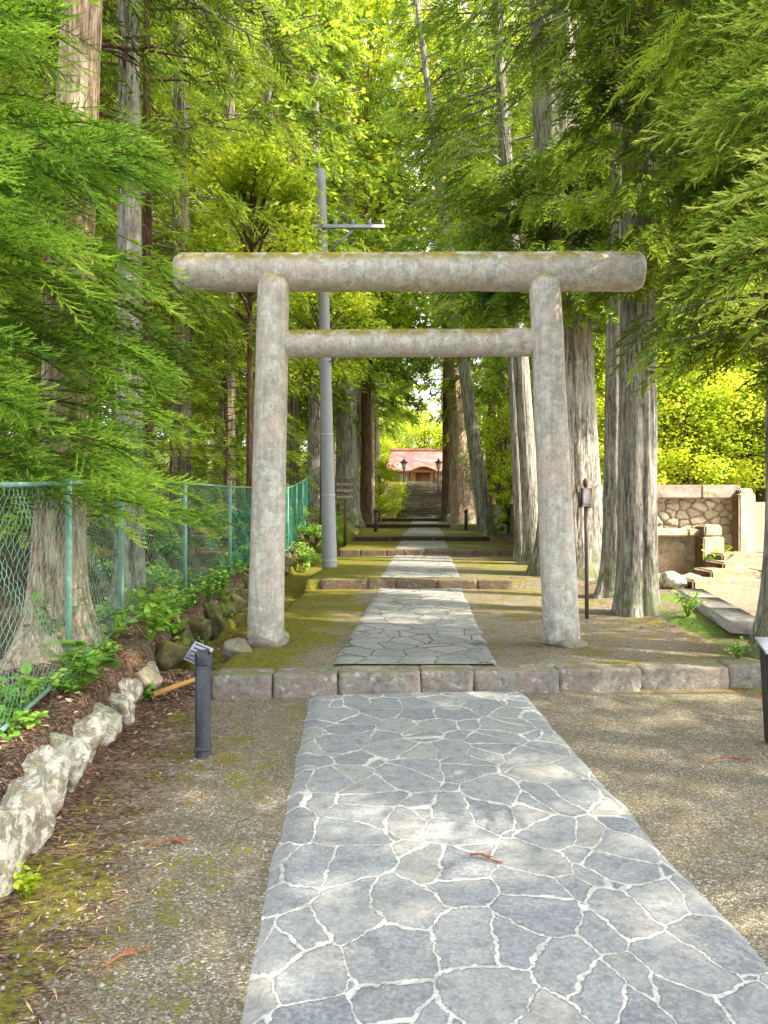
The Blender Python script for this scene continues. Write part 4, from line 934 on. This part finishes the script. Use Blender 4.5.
# bushes and weeds ---------------------------------------------------------------
bs = [(-2.55, 13.5), (-2.5, 15.5), (-2.6, 18), (-2.6, 20.5), (-2.9, 9.4), (-3.3, 11.6), (-1.75, 24.8), (-2.0, 27), (-1.7, 22.2), (-1.8, 20.2), (-1.85, 18.4), (-1.85, 16.8), (-1.75, 29.5)]
scatter('bush', 2, bs, 'bush', 'low green bush on the bank between the fence and the path', 'bush', 'bushes on the left bank', 'bark_brown', 'leaf_plant', (.5, .85))
scatter('bush', 2, [(4.2, 26), (4.8, 24.5), (5.3, 28), (4.6, 30.5), (5.6, 26)], 'bush', 'sunlit bush right of the pale leaning trunk', 'bush', 'bushes on the right bank', 'bark_brown', 'leaf_bright', (1.0, 1.5))
o = bs
def weed(loc, h, n, ls, seed, label, mat='leaf_plant', group=None):
    r = np.random.default_rng(seed); t = thing('leafy_weed', label, 'weed', loc, 0, group); st_ = MB(); lf = MB()
    for k in range(n):
        a = r.uniform(0, 6.28); ln = r.uniform(.25, .8); hh = h * r.uniform(.5, 1.1); e = np.array([math.cos(a) * ln * h, math.sin(a) * ln * h, hh])
        P = np.array([(0, 0, -.02), e * np.array([.35, .35, .6]), e]); st_.tube(P, [.004, .003, .0015], 4, cap=False)
        m_ = 9; q = r.uniform(.3, 1.05, m_); pos = np.array([[np.interp(v, [0, .5, 1], P[:, c]) for c in range(3)] for v in q])
        D = r.normal(size=(m_, 3)); D[:, 2] = D[:, 2] * .3; tv_ = np.array([(0, 0, 0), (.3, .34, .03), (.7, .3, .02), (1, 0, -.1), (.7, -.3, .02), (.3, -.34, .03)])
        lf.stamp(tv_, np.array([(0, 1, 2, 3), (0, 3, 4, 5)]), frames(D, r.normal(0, .3, m_)) * (ls * r.uniform(.6, 1.2, m_))[:, None, None], pos, .5 + r.normal(0, .16, m_), np.zeros(6))
    st_.build('stems', M['leaf_mid'], t); lf.build('leaves', M[mat], t); return t
ws = [((-1.98, 5.0), .34, 16, .085, 'big leafed green weed growing through the fence behind the white boulders'), ((-2.15, 4.45), .3, 12, .08, 'leafy weed at the foot of the nearest fence post'), ((-2.05, 6.75), .42, 20, .085, 'large heart leaved weed in front of the fence near the gateway'),
      ((-2.3, 7.6), .5, 16, .07, 'tall yellow green weed against the fence left of the gateway'), ((-1.85, 6.0), .16, 8, .05, 'small weed beside the sunlit yellowish boulder'), ((-1.38, 2.98), .1, 12, .03, 'tiny yellow green weed at the foot of the nearest white boulder'),
      ((-2.6, 6.1), .5, 14, .07, 'leafy weed behind the fence beside the tan trunk'), ((2.95, 5.75), .12, 8, .04, 'small green weed growing at the right end of the nearest step'), ((3.1, 6.75), .16, 14, .035, 'grassy weed by the cedar root at the right edge'),
      ((at(728, 12.6), 12.9), .5, 24, .06, 'sunlit yellow green weed beside the small steps'), ((3.55, 9.0), .3, 22, .04, 'green weed at the right foot of the straight grey cedar')]
for i, ((x, y), h, n, ls, l) in enumerate(ws): weed((x, y, g1(x, y)), h, n, ls, 400 + i, l, 'leaf_bright' if i in (5, 9) else 'leaf_plant')
for i in range(60):
    y = fr.uniform(6.7, 15); x = fr.uniform(-2.9, -1.9) if i % 3 else fr.uniform(-2.15, -1.9); weed((x, y, g1(x, y)), fr.uniform(.12, .3), 9, fr.uniform(.045, .07), 500 + i, 'small leafy weed in the undergrowth on the left bank', group='weeds on the left bank')

for i in range(22):
    y = fr.uniform(2.2, 6.3); x = -1.78 - .1 * (y - 3) - fr.uniform(0, .35); weed((x, y, g1(x, y)), fr.uniform(.06, .16), 7, fr.uniform(.03, .055), 600 + i, 'small leafy weed on the needle covered strip between rocks and fence', group='weeds between rocks and fence')
# litter ---------------------------------------------------------------------------
def litter():
    r = np.random.default_rng(3); X = []; Y = []; SZ = []; K = []
    def zone(n, xa, xb, ya, yb, sa, sb, k): X.append(r.uniform(xa, xb, n)); Y.append(r.uniform(ya, yb, n)); SZ.append(r.uniform(sa, sb, n)); K.append(np.full(n, k))
    zone(5000, -2.9, -1.5, 1.5, 12, .03, .09, 0); zone(1500, -1.5, -.9, 1.2, 6.1, .02, .07, 0); zone(500, -1.2, -.3, 1.2, 6.1, .012, .035, 0); zone(700, 1.3, 3.6, 1.2, 6.1, .012, .03, 0)
    zone(2600, -2.9, -1.55, 1.5, 12, .025, .06, 1); zone(1200, 2.0, 4.3, 4.7, 13, .02, .06, 0); zone(300, 2.2, 3.6, 4.8, 12, .02, .05, 1); zone(500, -1.3, 2.6, 6.3, 12, .012, .04, 0); zone(130, -.4, 1.2, 1.5, 6, .008, .022, 0)
    x, y, sz, k = map(np.concatenate, (X, Y, SZ, K)); a = r.uniform(0, 6.28, len(x)); z = gz(x, y) + .006 + .02 * (np.abs(x - .45) < .85) * (y < 6.1)
    D = np.stack([np.cos(a), np.sin(a), r.normal(0, .14, len(x))], -1); Fm = frames(D, r.normal(0, .35, len(x))) * sz[:, None, None]; P = np.stack([x, y, z], -1); mb = MB(); t = r.random(len(x))
    q = k == 0; mb.stamp(np.array([(-.5, -.03, 0), (0, -.06, .06), (.5, 0, 0), (0, .04, .06)]), np.array([(0, 1, 2, 3)]), Fm[q], P[q], t[q], np.zeros(4))
    q = k == 1; mb.stamp(np.array([(-.5, 0, .02), (-.1, -.28, .1), (.5, 0, 0), (-.1, .28, .12)]), np.array([(0, 1, 2, 3)]), Fm[q], P[q], t[q], np.zeros(4))
    m = Mat('fallen_leaves'); c = m.ramp(m.attr('tint'), [(0, (.1, .05, .03)), (.4, (.24, .12, .07)), (.7, (.4, .22, .13)), (.95, (.6, .46, .3))])
    tag(mb.build('leaf_litter', m.fin(c, .8)), 'fallen brown cedar needles and leaf bits scattered on the ground', 'leaf litter', kind='stuff')
litter()
def pebbles():
    r = np.random.default_rng(12); n = 5200
    x = np.concatenate([r.uniform(-1.3, -.3, n // 2), r.uniform(1.15, 3.4, n - n // 2)]); y = r.uniform(1.6, 6.1, n) ; w_ = fbm(np.stack([x * 1.6, y * 1.6, x * 0], -1), 3, 31); k = (w_ + r.uniform(-.12, .12, n)) > .5
    k &= (x < -.36 - .041 * y) | (x > 1.36 - .034 * y); x = x[k]; y = y[k]; n = len(x); z = gz(x, y) + .001
    tv_ = np.array([(1, 0, 0), (0, 1, 0), (-1, 0, 0), (0, -1, 0), (.1, 0, .7), (0, 0, -.6)]); tf = np.array([(0, 1, 4, 4), (1, 2, 4, 4), (2, 3, 4, 4), (3, 0, 4, 4)]); a = r.uniform(0, 6.28, n)
    D = np.stack([np.cos(a), np.sin(a), r.normal(0, .2, n)], -1); mb = MB(); mb.stamp(tv_, tf, frames(D, r.normal(0, .3, n)) * (r.uniform(.003, .011, n) ** 1)[:, None, None], np.stack([x, y, z], -1), r.random(n), np.zeros(6))
    m = Mat('pebble'); c = m.ramp(m.attr('tint'), [(0, (.14, .12, .1)), (.5, (.26, .23, .19)), (.9, (.42, .38, .32))]); tag(mb.build('pebbles', m.fin(c, .9)), 'small loose pebbles on the gravel forecourt', 'pebbles', kind='stuff')
pebbles()
def sprig(x, y, z, L, rz, seed, label):
    mb = MB(); r = np.random.default_rng(seed); t = np.linspace(0, 1, 7); P = np.stack([t * L, .12 * L * np.sin(t * 3), .01 + .006 * np.sin(t * 5)], -1); mb.tube(P, np.linspace(.006, .003, 7), 5)
    for k in range(9):
        q = r.uniform(.2, 1); b = np.array([np.interp(q, t, P[:, c]) for c in range(3)]); a = r.uniform(-.7, .7); mb.tube([b, b + np.array([math.cos(a), math.sin(a), .1]) * L * r.uniform(.15, .35)], [.0045, .002], 4)
    o = mb.build('fallen_sprig', M['twig'], loc=(x, y, z)); o.rotation_euler.z = rz; tag(o, label, 'sprig')
sprig(at(470, 3.26), 3.26, .022, .12, -.5, 1, 'small brown dead sprig lying on the flagstones')
sprig(at(152, 3.4), 3.4, .0, .16, .3, 2, 'reddish dead cedar sprig on the gravel left of the path')
sprig(at(712, 4.55), 4.55, 0.0, .22, .1, 3, 'curved dead sprig on the gravel below the right post')
sprig(at(105, 2.5), 2.5, 0.0, .14, .8, 4, 'thin dead sprig near the bottom left corner')
mb = MB(); mb.tube([(0, 0, 0), (.18, .12, .05), (.36, .22, .1)], [.024, .02, .014], 12); o = mb.build('log', M['orange_log'], smooth=True, loc=(-1.78, 5.95, .06)); tag(o, 'short orange brown log lying in the mouth of the ditch', 'log')

# ------------------------------------------------------------------ light, sky, camera
S = Vector((.80, -.32, .88)).normalized(); el = math.asin(S.z); az = math.atan2(S.x, S.y)
w = bpy.data.worlds.new('World'); scene.world = w; w.use_nodes = True; nt = w.node_tree; bg = nt.nodes['Background']
sk = nt.nodes.new('ShaderNodeTexSky'); sk.sky_type = 'NISHITA'; sk.sun_disc = False; sk.sun_elevation = el; sk.sun_rotation = az; sk.air_density = 1.0; sk.dust_density = 2.0
hs = nt.nodes.new('ShaderNodeHueSaturation'); hs.inputs['Saturation'].default_value = .3; nt.links.new(sk.outputs[0], hs.inputs['Color']); nt.links.new(hs.outputs[0], bg.inputs[0]); bg.inputs[1].default_value = .76
ld = bpy.data.lights.new('sun', 'SUN'); ld.energy = 10.5; ld.angle = R(.53); ld.color = (1, .89, .70)
lo = bpy.data.objects.new('sun', ld); C.objects.link(lo); lo.rotation_euler = (-S).to_track_quat('-Z', 'Y').to_euler(); lo.location = (8, -4, 20)
cd = bpy.data.cameras.new('camera'); cam = bpy.data.objects.new('camera', cd); C.objects.link(cam); scene.camera = cam
cam.location = (0, 0, CH); cam.rotation_euler = (R(90), 0, 0)
cd.sensor_fit = 'VERTICAL'; cd.sensor_height = 24; cd.lens = 24 * F / 1024; cd.shift_y = -(512 - HOR) / 1024; cd.clip_start = .05; cd.clip_end = 600
scene.view_settings.view_transform = 'Standard'; scene.view_settings.look = 'None'; scene.view_settings.exposure = 0
cy = scene.cycles; cy.max_bounces = 7; cy.diffuse_bounces = 4; cy.transmission_bounces = 5; cy.transparent_max_bounces = 4; cy.use_denoising = True
